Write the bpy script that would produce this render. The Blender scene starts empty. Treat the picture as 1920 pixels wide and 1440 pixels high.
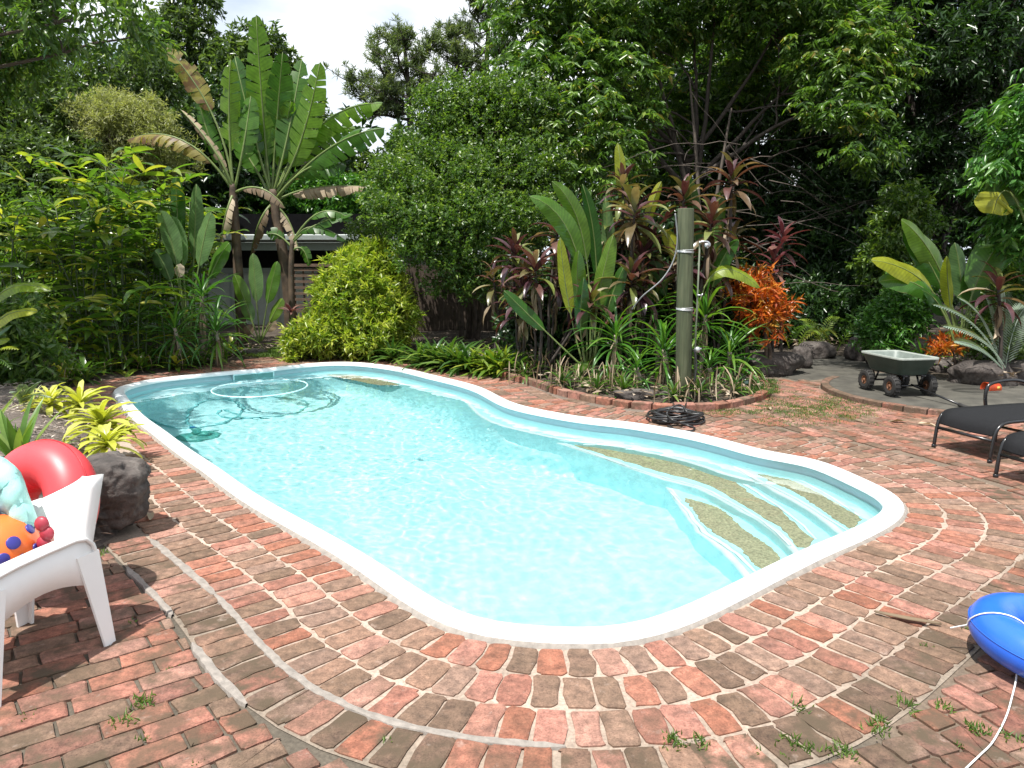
import bpy, math, random
import numpy as np
from mathutils import Vector, Matrix, Euler

# ------------------------------------------------------------------ scene, camera, light
S = bpy.context.scene
COL = S.collection
R = random.Random(11)
NR = np.random.default_rng(5)
PITCH, FPX, CAMH = math.radians(9.3), 1400.0, 1.65

cam_data = bpy.data.cameras.new('camera')
cam_data.sensor_fit = 'HORIZONTAL'
cam_data.sensor_width = 36.0
cam_data.lens = 36.0 * FPX / 1920.0
cam_data.clip_start = 0.05
cam_data.clip_end = 2000.0
cam = bpy.data.objects.new('camera', cam_data)
cam.location = (0, 0, CAMH)
cam.rotation_euler = (math.radians(90) - PITCH, 0, 0)
COL.objects.link(cam)
S.camera = cam

SUN_EL, SUN_AZ = math.radians(68), math.radians(-140)    # high sun, behind the camera on its left
sun_data = bpy.data.lights.new('sun', 'SUN')
sun_data.energy = 5.0
sun_data.angle = math.radians(0.5)
sun_data.color = (1.0, 0.96, 0.9)
sun_data.cycles.is_caustics_light = True               # sunlight is refracted by the pool water
sun = bpy.data.objects.new('sun', sun_data)
sd = Vector((math.sin(SUN_AZ) * math.cos(SUN_EL), math.cos(SUN_AZ) * math.cos(SUN_EL), math.sin(SUN_EL)))
sun.rotation_euler = sd.to_track_quat('Z', 'Y').to_euler()
sun.location = (0, 0, 30)
COL.objects.link(sun)

world = bpy.data.worlds.new('World')
S.world = world
world.use_nodes = True
wn, wl = world.node_tree.nodes, world.node_tree.links
wn.clear()
w_out = wn.new('ShaderNodeOutputWorld')
w_bg = wn.new('ShaderNodeBackground')
w_sky = wn.new('ShaderNodeTexSky')
w_sky.sky_type = 'NISHITA'
w_sky.sun_disc = False
w_sky.sun_elevation = SUN_EL
w_sky.sun_rotation = SUN_AZ
w_tc = wn.new('ShaderNodeTexCoord')
w_map = wn.new('ShaderNodeMapping')
w_map.inputs['Scale'].default_value = (1.0, 1.0, 2.6)
w_noise = wn.new('ShaderNodeTexNoise')
w_noise.inputs['Scale'].default_value = 2.6
w_noise.inputs['Detail'].default_value = 7.0
w_noise.inputs['Roughness'].default_value = 0.52
w_ramp = wn.new('ShaderNodeValToRGB')
w_ramp.color_ramp.elements[0].position = 0.26
w_ramp.color_ramp.elements[1].position = 0.52
w_n2 = wn.new('ShaderNodeTexNoise')
w_n2.inputs['Scale'].default_value = 4.3
w_n2.inputs['Detail'].default_value = 5.0
w_cc = wn.new('ShaderNodeValToRGB')                      # brightness of the cloud itself, grey bellies to white tops
w_cc.color_ramp.elements[0].position = 0.35
w_cc.color_ramp.elements[0].color = (0.60, 0.66, 0.74, 1)
w_cc.color_ramp.elements[1].position = 0.6
w_cc.color_ramp.elements[1].color = (0.93, 0.96, 1.0, 1)
w_mul = wn.new('ShaderNodeVectorMath')
w_mul.operation = 'SCALE'
w_mul.inputs['Scale'].default_value = 8.2
w_mix = wn.new('ShaderNodeMixRGB')
wl.new(w_tc.outputs['Generated'], w_map.inputs['Vector'])
wl.new(w_map.outputs[0], w_noise.inputs['Vector'])
wl.new(w_map.outputs[0], w_n2.inputs['Vector'])
wl.new(w_noise.outputs['Fac'], w_ramp.inputs[0])
wl.new(w_n2.outputs['Fac'], w_cc.inputs[0])
wl.new(w_cc.outputs[0], w_mul.inputs[0])
wl.new(w_ramp.outputs[0], w_mix.inputs[0])
wl.new(w_sky.outputs[0], w_mix.inputs[1])
wl.new(w_mul.outputs[0], w_mix.inputs[2])
wl.new(w_mix.outputs[0], w_bg.inputs['Color'])
w_bg.inputs['Strength'].default_value = 0.115
wl.new(w_bg.outputs[0], w_out.inputs['Surface'])

S.view_settings.view_transform = 'Standard'
S.view_settings.look = 'None'
S.view_settings.exposure = 0.7
S.view_settings.gamma = 1.0
S.view_settings.use_curve_mapping = False
S.cycles.max_bounces = 8
S.cycles.transparent_max_bounces = 12
S.cycles.caustics_reflective = False
S.cycles.caustics_refractive = True
S.cycles.sample_clamp_indirect = 6.0

# ------------------------------------------------------------------ geometry helpers
CP, SP = math.cos(PITCH), math.sin(PITCH)


def ray(px, py):
    u, v = (px - 960) / FPX, (py - 720) / FPX
    return Vector((u, CP - v * SP, -SP - v * CP))


def G(px, py, z=0.0):
    d = ray(px, py)
    t = (z - CAMH) / d.z
    return Vector((d.x * t, d.y * t, z))


def P(px, py, y):
    d = ray(px, py)
    t = y / d.y
    return Vector((d.x * t, y, CAMH + d.z * t))


WATER_Z = -.085


def wray(px, py):
    """where the line of sight meets the water, and its direction below the surface"""
    d = ray(px, py).normalized()
    W = Vector((0, 0, CAMH)) + d * ((WATER_Z - CAMH) / d.z)
    h = Vector((d.x, d.y, 0)); s = h.length; h = h / s
    s2 = s / 1.33
    return W, h * s2 + Vector((0, 0, -math.sqrt(1 - s2 * s2)))


def GW(px, py, z):
    W, r = wray(px, py)
    return W + r * ((z - WATER_Z) / r.z)


def ppm(y):
    return FPX / y


class MB:
    def __init__(s):
        s.v, s.f, s.m = [], [], []

    def add(s, verts, faces, mi=0):
        o = len(s.v)
        s.v.extend([tuple(p) for p in verts])
        s.f.extend([tuple(i + o for i in f) for f in faces])
        s.m.extend([mi] * len(faces))

    def mesh(s, name, mats, smooth=True):
        me = bpy.data.meshes.new(name)
        me.from_pydata(s.v, [], s.f)
        for m in (mats if isinstance(mats, (list, tuple)) else [mats]):
            me.materials.append(m)
        if any(s.m):
            me.polygons.foreach_set('material_index', s.m)
        if smooth:
            me.polygons.foreach_set('use_smooth', [True] * len(me.polygons))
        me.update()
        return me

    def build(s, name, mats, parent=None, smooth=True, loc=None):
        return link(name, s.mesh(name, mats, smooth), parent, loc)


def link(name, me, parent=None, loc=None):
    o = bpy.data.objects.new(name, me)
    COL.objects.link(o)
    if parent is not None:
        o.parent = parent
    if loc is not None:
        o.location = loc
    return o


def tag(o, label=None, cat=None, group=None, kind=None):
    if label: o['label'] = label
    if cat: o['category'] = cat
    if group: o['group'] = group
    if kind: o['kind'] = kind
    return o


def thing(name, label, cat, loc=(0, 0, 0), rz=0.0, group=None):
    o = bpy.data.objects.new(name, None)
    o.empty_display_size = 0.1
    COL.objects.link(o)
    o.location = loc
    o.rotation_euler = (0, 0, rz)
    return tag(o, label, cat, group)


def struct(o):
    o['kind'] = 'structure'
    return o


def stuff(o):
    o['kind'] = 'stuff'
    return o


def frames(pts, closed=False):
    n = len(pts)
    out = []
    prev = None
    for i in range(n):
        a = pts[(i - 1) % n] if (closed or i > 0) else pts[i]
        b = pts[(i + 1) % n] if (closed or i < n - 1) else pts[i]
        t = (b - a).normalized() if (b - a).length > 1e-9 else Vector((0, 0, 1))
        if prev is None:
            ref = Vector((0, 0, 1)) if abs(t.z) < 0.9 else Vector((1, 0, 0))
            x = t.cross(ref).normalized()
        else:
            x = prev - t * prev.dot(t)
            x = x.normalized() if x.length > 1e-6 else t.orthogonal().normalized()
        prev = x
        out.append((t, x, t.cross(x)))
    return out


def tube(mb, pts, r, sides=8, closed=False, mi=0):
    pts = [Vector(p) for p in pts]
    n = len(pts)
    rs = r if isinstance(r, (list, tuple)) else [r] * n
    fr = frames(pts, closed)
    vs, fs = [], []
    for i in range(n):
        t, x, y = fr[i]
        for k in range(sides):
            a = 2 * math.pi * k / sides
            vs.append(pts[i] + (x * math.cos(a) + y * math.sin(a)) * rs[i])
    m = n if closed else n - 1
    for i in range(m):
        j = (i + 1) % n
        for k in range(sides):
            k2 = (k + 1) % sides
            fs.append((i * sides + k, i * sides + k2, j * sides + k2, j * sides + k))
    if not closed:
        fs.append(tuple(range(sides - 1, -1, -1)))
        fs.append(tuple((n - 1) * sides + k for k in range(sides)))
    mb.add(vs, fs, mi)


def lathe(mb, prof, n=20, M=None, mi=0):
    vs, fs = [], []
    for (r, z) in prof:
        for k in range(n):
            a = 2 * math.pi * k / n
            p = Vector((r * math.cos(a), r * math.sin(a), z))
            vs.append(M @ p if M else p)
    for i in range(len(prof) - 1):
        for k in range(n):
            k2 = (k + 1) % n
            fs.append((i * n + k, i * n + k2, (i + 1) * n + k2, (i + 1) * n + k))
    if prof[0][0] > 1e-4: fs.append(tuple(range(n - 1, -1, -1)))
    if prof[-1][0] > 1e-4: fs.append(tuple((len(prof) - 1) * n + k for k in range(n)))
    mb.add(vs, fs, mi)


def box(mb, c, s, M=None, mi=0, bev=0.0):
    x, y, z = s[0] / 2, s[1] / 2, s[2] / 2
    b = min(bev, x * .9, y * .9, z * .9)
    vs, fs = [], []
    if b <= 0:
        pts = [(-x, -y, -z), (x, -y, -z), (x, y, -z), (-x, y, -z), (-x, -y, z), (x, -y, z), (x, y, z), (-x, y, z)]
        fs = [(3, 2, 1, 0), (4, 5, 6, 7), (0, 1, 5, 4), (1, 2, 6, 5), (2, 3, 7, 6), (3, 0, 4, 7)]
    else:
        pts = []
        for (zz, i) in ((-z, b), (-z + b, 0), (z - b, 0), (z, b)):
            pts += [(-x + i, -y + i, zz), (x - i, -y + i, zz), (x - i, y - i, zz), (-x + i, y - i, zz)]
        for k in range(3):
            for q in range(4):
                q2 = (q + 1) % 4
                fs.append((k * 4 + q, k * 4 + q2, k * 4 + 4 + q2, k * 4 + 4 + q))
        fs += [(3, 2, 1, 0), (12, 13, 14, 15)]
    for p in pts:
        p = Vector(p) + Vector(c)
        vs.append(M @ p if M else p)
    mb.add(vs, fs, mi)


def sheet(mb, Pg, th, mi=0):
    """closed thin solid round a grid of points Pg[i][j]"""
    A = np.array([[tuple(p) for p in row] for row in Pg], float)
    du = np.gradient(A, axis=0)
    dv = np.gradient(A, axis=1)
    n = np.cross(du, dv)
    n /= np.linalg.norm(n, axis=2, keepdims=True) + 1e-12
    F, B = A + n * th / 2, A - n * th / 2
    nu, nv = A.shape[:2]
    vs = [tuple(p) for p in F.reshape(-1, 3)] + [tuple(p) for p in B.reshape(-1, 3)]
    o = nu * nv
    fs = []
    for i in range(nu - 1):
        for j in range(nv - 1):
            a, b, c, d = i * nv + j, (i + 1) * nv + j, (i + 1) * nv + j + 1, i * nv + j + 1
            fs.append((a, b, c, d))
            fs.append((o + d, o + c, o + b, o + a))
    rim = [i * nv for i in range(nu)] + [(nu - 1) * nv + j for j in range(1, nv)] + \
          [i * nv + nv - 1 for i in range(nu - 2, -1, -1)] + [j for j in range(nv - 2, 0, -1)]
    for k in range(len(rim)):
        a, b = rim[k], rim[(k + 1) % len(rim)]
        fs.append((b, a, o + a, o + b))
    mb.add(vs, fs, mi)


def catmull(pts, per=8, closed=False):
    pts = [Vector(p) for p in pts]
    n = len(pts)
    out = []
    for i in range(n if closed else n - 1):
        g = lambda k: pts[k % n] if closed else pts[max(0, min(n - 1, k))]
        p0, p1, p2, p3 = g(i - 1), g(i), g(i + 1), g(i + 2)
        for k in range(per):
            t = k / per
            out.append(0.5 * ((2 * p1) + (p2 - p0) * t + (2 * p0 - 5 * p1 + 4 * p2 - p3) * t * t + (3 * p1 - p0 - 3 * p2 + p3) * t ** 3))
    if not closed: out.append(pts[-1])
    return out


def resample(pts, n, closed=True):
    A = np.array([tuple(p) for p in pts])
    if closed: A = np.vstack([A, A[:1]])
    L = np.concatenate([[0], np.cumsum(np.linalg.norm(np.diff(A, axis=0), axis=1))])
    t = np.linspace(0, L[-1], n, endpoint=not closed)
    return [Vector([np.interp(x, L, A[:, k]) for k in range(A.shape[1])]) for x in t]


def inside(p, poly):
    x, y = p[0], p[1]
    c = False
    n = len(poly)
    for i in range(n):
        a, b = poly[i], poly[(i + 1) % n]
        if (a[1] > y) != (b[1] > y) and x < (b[0] - a[0]) * (y - a[1]) / (b[1] - a[1]) + a[0]:
            c = not c
    return c


# ------------------------------------------------------------------ materials
def newmat(name):
    m = bpy.data.materials.new(name)
    m.use_nodes = True
    nt = m.node_tree
    return m, nt, nt.nodes['Principled BSDF']


def N(nt, t, **kw):
    n = nt.nodes.new(t)
    for k, v in kw.items():
        if k in n.inputs: n.inputs[k].default_value = v
        else: setattr(n, k, v)
    return n


def ramp(nt, fac, stops):
    r = nt.nodes.new('ShaderNodeValToRGB')
    e = r.color_ramp.elements
    while len(e) < len(stops): e.new(0.5)
    for k, (p, c) in enumerate(stops):
        e[k].position = p
        e[k].color = (*c, 1) if len(c) == 3 else c
    if fac is not None: nt.links.new(fac, r.inputs[0])
    return r


def pos(nt, scale=None):
    g = nt.nodes.new('ShaderNodeNewGeometry')
    return g.outputs['Position']


def noise(nt, scale, detail=4, rough=0.55, vec=None, dist=0.0):
    n = nt.nodes.new('ShaderNodeTexNoise')
    n.inputs['Scale'].default_value = scale
    n.inputs['Detail'].default_value = detail
    n.inputs['Roughness'].default_value = rough
    n.inputs['Distortion'].default_value = dist
    nt.links.new(vec if vec is not None else pos(nt), n.inputs['Vector'])
    return n


def mixc(nt, fac, a, b, mode='MIX'):
    m = nt.nodes.new('ShaderNodeMixRGB')
    m.blend_type = mode
    for i, x in ((0, fac), (1, a), (2, b)):
        if isinstance(x, (int, float)): m.inputs[i].default_value = x
        elif isinstance(x, tuple): m.inputs[i].default_value = (*x, 1)
        else: nt.links.new(x, m.inputs[i])
    return m


def bump(nt, bsdf, h, strength=0.4, dist=0.01):
    b = nt.nodes.new('ShaderNodeBump')
    b.inputs['Strength'].default_value = strength
    b.inputs['Distance'].default_value = dist
    nt.links.new(h, b.inputs['Height'])
    nt.links.new(b.outputs[0], bsdf.inputs['Normal'])
    return b


def simple(name, c, rough=0.5, metal=0.0, var=0.12, scale=14.0, bmp=0.0, spec=0.5, bscale=60):
    m, nt, b = newmat(name)
    n = noise(nt, scale, 5)
    lo = tuple(x * (1 - var) for x in c)
    hi = tuple(min(1, x * (1 + var)) for x in c)
    r = ramp(nt, n.outputs['Fac'], [(0.3, lo), (0.7, hi)])
    nt.links.new(r.outputs[0], b.inputs['Base Color'])
    b.inputs['Roughness'].default_value = rough
    b.inputs['Metallic'].default_value = metal
    b.inputs['Specular IOR Level'].default_value = spec
    if bmp: bump(nt, b, noise(nt, bscale, 4).outputs['Fac'], bmp, 0.004)
    return m


LEAF_GAIN = 1.15


def leafmat(name, stops, trans=0.35, rough=0.38, tcol=None, obj=True, spec=0.5, patch=None, veins=0):
    """leaf colour picked by the per-leaf random value; part of the light passes through the blade"""
    m, nt, b = newmat(name)
    if obj:
        fac = nt.nodes.new('ShaderNodeObjectInfo').outputs['Random']
    else:
        a = nt.nodes.new('ShaderNodeAttribute')
        a.attribute_name = 'tint'
        fac = a.outputs['Fac']
    r = ramp(nt, fac, [(p, tuple(min(.6, x * LEAF_GAIN) for x in c)) for p, c in stops])
    n = noise(nt, 9.0, 3)
    dark = mixc(nt, 1.0, r.outputs[0], ramp(nt, n.outputs['Fac'], [(0.3, (.75, .75, .75)), (0.7, (1.15, 1.15, 1.1))]).outputs[0], 'MULTIPLY')
    colr = dark.outputs[0]
    if veins:
        lu = nt.nodes.new('ShaderNodeAttribute'); lu.attribute_name = 'lu'
        le = nt.nodes.new('ShaderNodeAttribute'); le.attribute_name = 'le'
        ph = N(nt, 'ShaderNodeMath', operation='MULTIPLY_ADD')
        nt.links.new(lu.outputs['Fac'], ph.inputs[0]); ph.inputs[1].default_value = veins
        e9 = N(nt, 'ShaderNodeMath', operation='MULTIPLY')
        nt.links.new(le.outputs['Fac'], e9.inputs[0]); e9.inputs[1].default_value = -6.0
        nt.links.new(e9.outputs[0], ph.inputs[2])
        sn = N(nt, 'ShaderNodeMath', operation='SINE')
        nt.links.new(ph.outputs[0], sn.inputs[0])
        vr = ramp(nt, N(nt, 'ShaderNodeMath', operation='MULTIPLY_ADD').outputs[0], [(0, (.88, .89, .88)), (.5, (1, 1, 1)), (1, (1.09, 1.08, 1.04))])
        mad = vr.inputs[0].links[0].from_node
        nt.links.new(sn.outputs[0], mad.inputs[0]); mad.inputs[1].default_value = .5; mad.inputs[2].default_value = .5
        colr = mixc(nt, 1.0, colr, vr.outputs[0], 'MULTIPLY').outputs[0]
        mid = ramp(nt, le.outputs['Fac'], [(0, (1.45, 1.35, 1.2)), (.16, (1, 1, 1))])
        colr = mixc(nt, 1.0, colr, mid.outputs[0], 'MULTIPLY').outputs[0]
        # browned margins
        nz = noise(nt, 6.0, 4)
        ad = N(nt, 'ShaderNodeMath', operation='MULTIPLY_ADD')
        nt.links.new(nz.outputs['Fac'], ad.inputs[0]); ad.inputs[1].default_value = .55
        nt.links.new(le.outputs['Fac'], ad.inputs[2])
        er = ramp(nt, ad.outputs[0], [(1.28 / 2, (0, 0, 0)), (1.40 / 2, (.85, .85, .85))])
        hf = N(nt, 'ShaderNodeMath', operation='MULTIPLY'); hf.inputs[1].default_value = .5
        nt.links.new(ad.outputs[0], hf.inputs[0]); nt.links.new(hf.outputs[0], er.inputs[0])
        colr = mixc(nt, er.outputs[0], colr, (.16, .10, .045)).outputs[0]
    if patch:
        pn = noise(nt, patch[1], 3)
        pr = ramp(nt, pn.outputs['Fac'], [(patch[2], (0, 0, 0)), (patch[2] + .1, (1, 1, 1))])
        colr = mixc(nt, pr.outputs[0], colr, patch[0]).outputs[0]
    nt.links.new(colr, b.inputs['Base Color'])
    b.inputs['Roughness'].default_value = rough
    b.inputs['Specular IOR Level'].default_value = spec
    t = nt.nodes.new('ShaderNodeBsdfTranslucent')
    tm = mixc(nt, 1.0, colr, tcol or (1.7, 1.8, .7), 'MULTIPLY')
    nt.links.new(tm.outputs[0], t.inputs['Color'])
    mx = nt.nodes.new('ShaderNodeMixShader')
    mx.inputs[0].default_value = trans
    nt.links.new(b.outputs[0], mx.inputs[1])
    nt.links.new(t.outputs[0], mx.inputs[2])
    nt.links.new(mx.outputs[0], nt.nodes['Material Output'].inputs['Surface'])
    return m


M = {}
g = lambda a, b, c: (a, b, c)
M['leaf_dark'] = leafmat('leaf_dark', [(0, (.012, .03, .010)), (.6, (.022, .055, .014)), (1, (.05, .10, .02))], .22, .32, obj=False)
M['leaf_lychee'] = leafmat('leaf_lychee', [(0, (.026, .062, .015)), (.5, (.068, .14, .026)), (.85, (.135, .22, .035)), (1, (.25, .2, .055))], .40, .32, obj=False, spec=.6)
M['leaf_small'] = leafmat('leaf_small', [(0, (.034, .075, .018)), (.6, (.075, .14, .026)), (1, (.17, .24, .045))], .4, .36, obj=False, spec=.6)
M['leaf_tree'] = leafmat('leaf_tree', [(0, (.03, .06, .022)), (.6, (.068, .112, .034)), (1, (.125, .175, .05))], .38, .3, obj=False)
M['leaf_golden'] = leafmat('leaf_golden', [(0, (.08, .16, .02)), (.45, (.19, .26, .03)), (1, (.38, .40, .07))], .42, .34, obj=False)
M['leaf_bright'] = leafmat('leaf_bright', [(0, (.03, .10, .018)), (.6, (.06, .16, .03)), (1, (.11, .22, .04))], .34, .32, obj=False)
M['leaf_olive'] = leafmat('leaf_olive', [(0, (.20, .22, .09)), (.6, (.26, .28, .13)), (1, (.32, .32, .17))], .35, .5, obj=False)
M['needle'] = leafmat('needle', [(0, (.08, .12, .055)), (.6, (.13, .18, .08)), (1, (.19, .22, .10))], .4, .4, obj=False)
M['leaf_ginger'] = leafmat('leaf_ginger', [(0, (.035, .08, .015)), (.45, (.075, .15, .022)), (.75, (.16, .23, .03)), (1, (.34, .31, .05))], .42, .26, spec=.6)
M['leaf_paddle'] = leafmat('leaf_paddle', [(0, (.024, .08, .013)), (.5, (.048, .13, .018)), (1, (.11, .19, .028))], .42, .28, veins=150)
M['leaf_pale'] = leafmat('leaf_pale', [(0, (.07, .14, .05)), (1, (.13, .22, .08))], .4, .4, veins=130)
M['leaf_yellow'] = leafmat('leaf_yellow', [(0, (.15, .22, .02)), (1, (.30, .31, .03))], .45, .35, veins=130)
M['leaf_banana'] = leafmat('leaf_banana', [(0, (.03, .09, .012)), (.6, (.06, .145, .018)), (1, (.12, .21, .025))], .45, .32, veins=210)
M['leaf_bananaold'] = leafmat('leaf_bananaold', [(0, (.17, .17, .03)), (1, (.22, .18, .04))], .4, .5, patch=((.12, .065, .025), 4.0, .47), veins=210)
M['leaf_dead'] = leafmat('leaf_dead', [(0, (.13, .09, .055)), (.6, (.26, .2, .13)), (1, (.42, .34, .25))], .25, .7, tcol=(1.3, 1.1, .8))
M['leaf_cordyline'] = leafmat('leaf_cordyline', [(0, (.045, .02, .028)), (.3, (.075, .032, .036)), (.5, (.11, .06, .045)), (.66, (.085, .10, .03)), (.85, (.13, .16, .04)), (1, (.30, .25, .18))], .22, .26, tcol=(1.5, 1.0, .6), spec=.6)
M['leaf_cordyline_red'] = leafmat('leaf_cordyline_red', [(0, (.07, .022, .03)), (.6, (.12, .045, .045)), (1, (.2, .11, .09))], .2, .26, tcol=(1.6, .8, .8), spec=.6)
M['leaf_pandan'] = leafmat('leaf_pandan', [(0, (.03, .10, .018)), (.6, (.055, .15, .022)), (1, (.12, .21, .03))], .36, .32)
M['leaf_brom'] = leafmat('leaf_brom', [(0, (.26, .30, .03)), (.6, (.40, .42, .06)), (1, (.55, .52, .16))], .35, .36, tcol=(1.4, 1.4, .6))
M['leaf_brom_green'] = leafmat('leaf_brom_green', [(0, (.06, .13, .015)), (.6, (.13, .2, .025)), (1, (.25, .29, .04))], .36, .36)
M['leaf_lowgreen'] = leafmat('leaf_lowgreen', [(0, (.025, .07, .015)), (.7, (.06, .12, .02)), (1, (.14, .2, .04))], .3, .34)
M['leaf_agave'] = leafmat('leaf_agave', [(0, (.05, .11, .02)), (.6, (.09, .17, .03)), (1, (.16, .22, .05))], .3, .34)
M['leaf_croton'] = leafmat('leaf_croton', [(0, (.14, .03, .015)), (.25, (.34, .07, .015)), (.55, (.46, .14, .02)), (.8, (.42, .22, .03)), (1, (.14, .13, .025))], .35, .34, tcol=(1.4, 1.0, .6), obj=False)
M['leaf_fern'] = leafmat('leaf_fern', [(0, (.10, .15, .09)), (1, (.17, .22, .14))], .25, .35)
M['leaf_cycad'] = leafmat('leaf_cycad', [(0, (.2, .27, .22)), (1, (.3, .37, .31))], .2, .25, spec=.8)
M['leaf_white'] = leafmat('leaf_white', [(0, (.4, .42, .2)), (1, (.62, .6, .42))], .3, .4)

M['bark'] = simple('bark', (.085, .065, .05), .9, var=.45, scale=9, bmp=.7, bscale=30)
M['bark_dark'] = simple('bark_dark', (.05, .04, .033), .9, var=.4, scale=9, bmp=.6, bscale=30)
M['twig'] = simple('twig', (.10, .08, .065), .85, var=.3, scale=20)
M['bananatrunk'] = simple('bananatrunk', (.075, .05, .032), .75, var=.7, scale=5, bmp=.5, bscale=18)
M['petiole'] = simple('petiole', (.12, .165, .045), .5, var=.25, scale=6)
M['stemgreen'] = simple('stemgreen', (.05, .075, .025), .6, var=.3, scale=6)
M['thatch'] = simple('thatch', (.26, .22, .17), .9, var=.35, scale=12)


def smooth01(x):
    x = max(0.0, min(1.0, x))
    return x * x * (3 - 2 * x)
# ------------------------------------------------------------------ the pool outline on the ground
OUT_PX = [(212, 732), (228, 760), (250, 784), (286, 811), (325, 842), (381, 881), (431, 919), (480, 951), (560, 996), (636, 1040),
          (674, 1065), (699, 1082), (730, 1105), (766, 1129), (813, 1157), (869, 1180), (924, 1191), (1016, 1198), (1071, 1202),
          (1127, 1201), (1210, 1193), (1279, 1170), (1349, 1140), (1440, 1093), (1545, 1040), (1634, 1001), (1684, 973), (1699, 954),
          (1695, 937), (1670, 920), (1620, 897), (1565, 873), (1518, 858), (1440, 846), (1363, 825), (1293, 809), (1238, 800),
          (1182, 791), (1102, 783), (1015, 768), (960, 754), (897, 724), (813, 703), (758, 690), (702, 682), (660, 679), (619, 679),
          (563, 683), (481, 692), (425, 696), (325, 706), (278, 712), (238, 721)]
_raw = resample(catmull([G(x, y, 0.03) for x, y in OUT_PX], 8, True), 220)
_A = np.array([(p.x, p.y) for p in _raw])
for _ in range(3):
    _A = 0.5 * _A + 0.25 * (np.roll(_A, 1, 0) + np.roll(_A, -1, 0))
_area = 0.5 * np.sum(_A[:, 0] * np.roll(_A[:, 1], -1) - np.roll(_A[:, 0], -1) * _A[:, 1])
if _area < 0: _A = _A[::-1]                                # counter-clockwise
POOL = _A
NP_ = len(POOL)


def normals_of(A):
    t = np.roll(A, -1, 0) - np.roll(A, 1, 0)
    t /= np.linalg.norm(t, axis=1, keepdims=True)
    return np.stack([t[:, 1], -t[:, 0]], 1)                # outward for ccw


PN = normals_of(POOL)
for _ in range(6):
    PN = 0.5 * PN + 0.25 * (np.roll(PN, 1, 0) + np.roll(PN, -1, 0))
PN /= np.linalg.norm(PN, axis=1, keepdims=True)
CEN = POOL.mean(0)


def off(d):
    return POOL + PN * d


def rings_mesh(mb, rows, mi=0, cap=False, flip=False):
    """rows: list of arrays (n,3) -> closed bands"""
    n = len(rows[0])
    vs = [tuple(p) for r in rows for p in r]
    fs = []
    for i in range(len(rows) - 1):
        for k in range(n):
            k2 = (k + 1) % n
            f = (i * n + k, i * n + k2, (i + 1) * n + k2, (i + 1) * n + k)
            fs.append(f[::-1] if flip else f)
    if cap:
        vs.append((CEN[0], CEN[1], rows[-1][:, 2].mean()))
        c = len(vs) - 1
        i = len(rows) - 1
        for k in range(n):
            f = (i * n + k, i * n + (k + 1) % n, c)
            fs.append(f[::-1] if flip else f)
    mb.add(vs, fs, mi)


def ring3(A, z):
    return np.column_stack([A, np.full(len(A), z) if np.isscalar(z) else z])


# ------------------------------------------------------------------ garden bed outlines (ground plane)
LEFT_BED = [G(x, y) for x, y in [(-420, 1010), (0, 1062), (120, 1046), (185, 1036), (236, 1004), (222, 930), (214, 880), (205, 835), (190, 785), (165, 752), (110, 738), (0, 738), (-420, 770)]]
FAR_FRONT = [G(x, y) for x, y in [(-700, 775), (-350, 765), (0, 748), (100, 735), (170, 717), (250, 703), (350, 691), (440, 676), (500, 670), (560, 667), (620, 666), (700, 673), (780, 684), (860, 695), (940, 705)]]
ISLAND = [G(x, y) for x, y in [(940, 706), (1000, 722), (1060, 742), (1130, 757), (1200, 766), (1290, 771), (1350, 767), (1415, 753), (1440, 738), (1430, 724), (1405, 712), (1385, 690), (1360, 655), (1150, 640), (960, 650)]]
RIGHT_FRONT = [G(x, y) for x, y in [(1400, 668), (1440, 672), (1540, 664), (1640, 680), (1700, 700), (1790, 730), (1860, 738), (1960, 742), (2400, 750)]]
PAD_C, PAD_R = None, None

# mortar and soil materials
m, nt, b = newmat('mortar_bed')
a = N(nt, 'ShaderNodeAttribute', attribute_name='mc')
n1 = noise(nt, 3.0, 5)
n2 = noise(nt, 70.0, 4)
c1 = mixc(nt, 1.0, a.outputs['Color'], ramp(nt, n1.outputs['Fac'], [(.3, (.72, .72, .7)), (.7, (1.15, 1.12, 1.1))]).outputs[0], 'MULTIPLY')
c2 = mixc(nt, 1.0, c1.outputs[0], ramp(nt, n2.outputs['Fac'], [(.3, (.7, .7, .7)), (.7, (1.2, 1.2, 1.2))]).outputs[0], 'MULTIPLY')
nt.links.new(c2.outputs[0], b.inputs['Base Color'])
b.inputs['Roughness'].default_value = .95
bump(nt, b, n2.outputs['Fac'], .6, .006)
M['mortar'] = m

m, nt, b = newmat('soil')
n1 = noise(nt, 2.2, 6)
n2 = noise(nt, 28.0, 6, .65)
c1 = ramp(nt, n1.outputs['Fac'], [(.3, (.035, .027, .02)), (.55, (.07, .055, .04)), (.75, (.12, .098, .07))])
c2 = mixc(nt, 1.0, c1.outputs[0], ramp(nt, n2.outputs['Fac'], [(.3, (.45, .45, .45)), (.7, (1.5, 1.45, 1.4))]).outputs[0], 'MULTIPLY')
nt.links.new(c2.outputs[0], b.inputs['Base Color'])
b.inputs['Roughness'].default_value = 1
bump(nt, b, n2.outputs['Fac'], 1.0, .04)
M['soil'] = m

m, nt, b = newmat('mulch')
n1 = noise(nt, 4.2, 6)
n2 = noise(nt, 40.0, 6, .7, dist=1.5)
c1 = ramp(nt, n1.outputs['Fac'], [(.3, (.16, .13, .11)), (.7, (.30, .26, .23))])
c2 = mixc(nt, 1.0, c1.outputs[0], ramp(nt, n2.outputs['Fac'], [(.3, (.4, .38, .38)), (.7, (1.5, 1.45, 1.4))]).outputs[0], 'MULTIPLY')
nt.links.new(c2.outputs[0], b.inputs['Base Color'])
b.inputs['Roughness'].default_value = 1
bump(nt, b, n2.outputs['Fac'], 1.0, .05)
M['mulch'] = m

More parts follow.
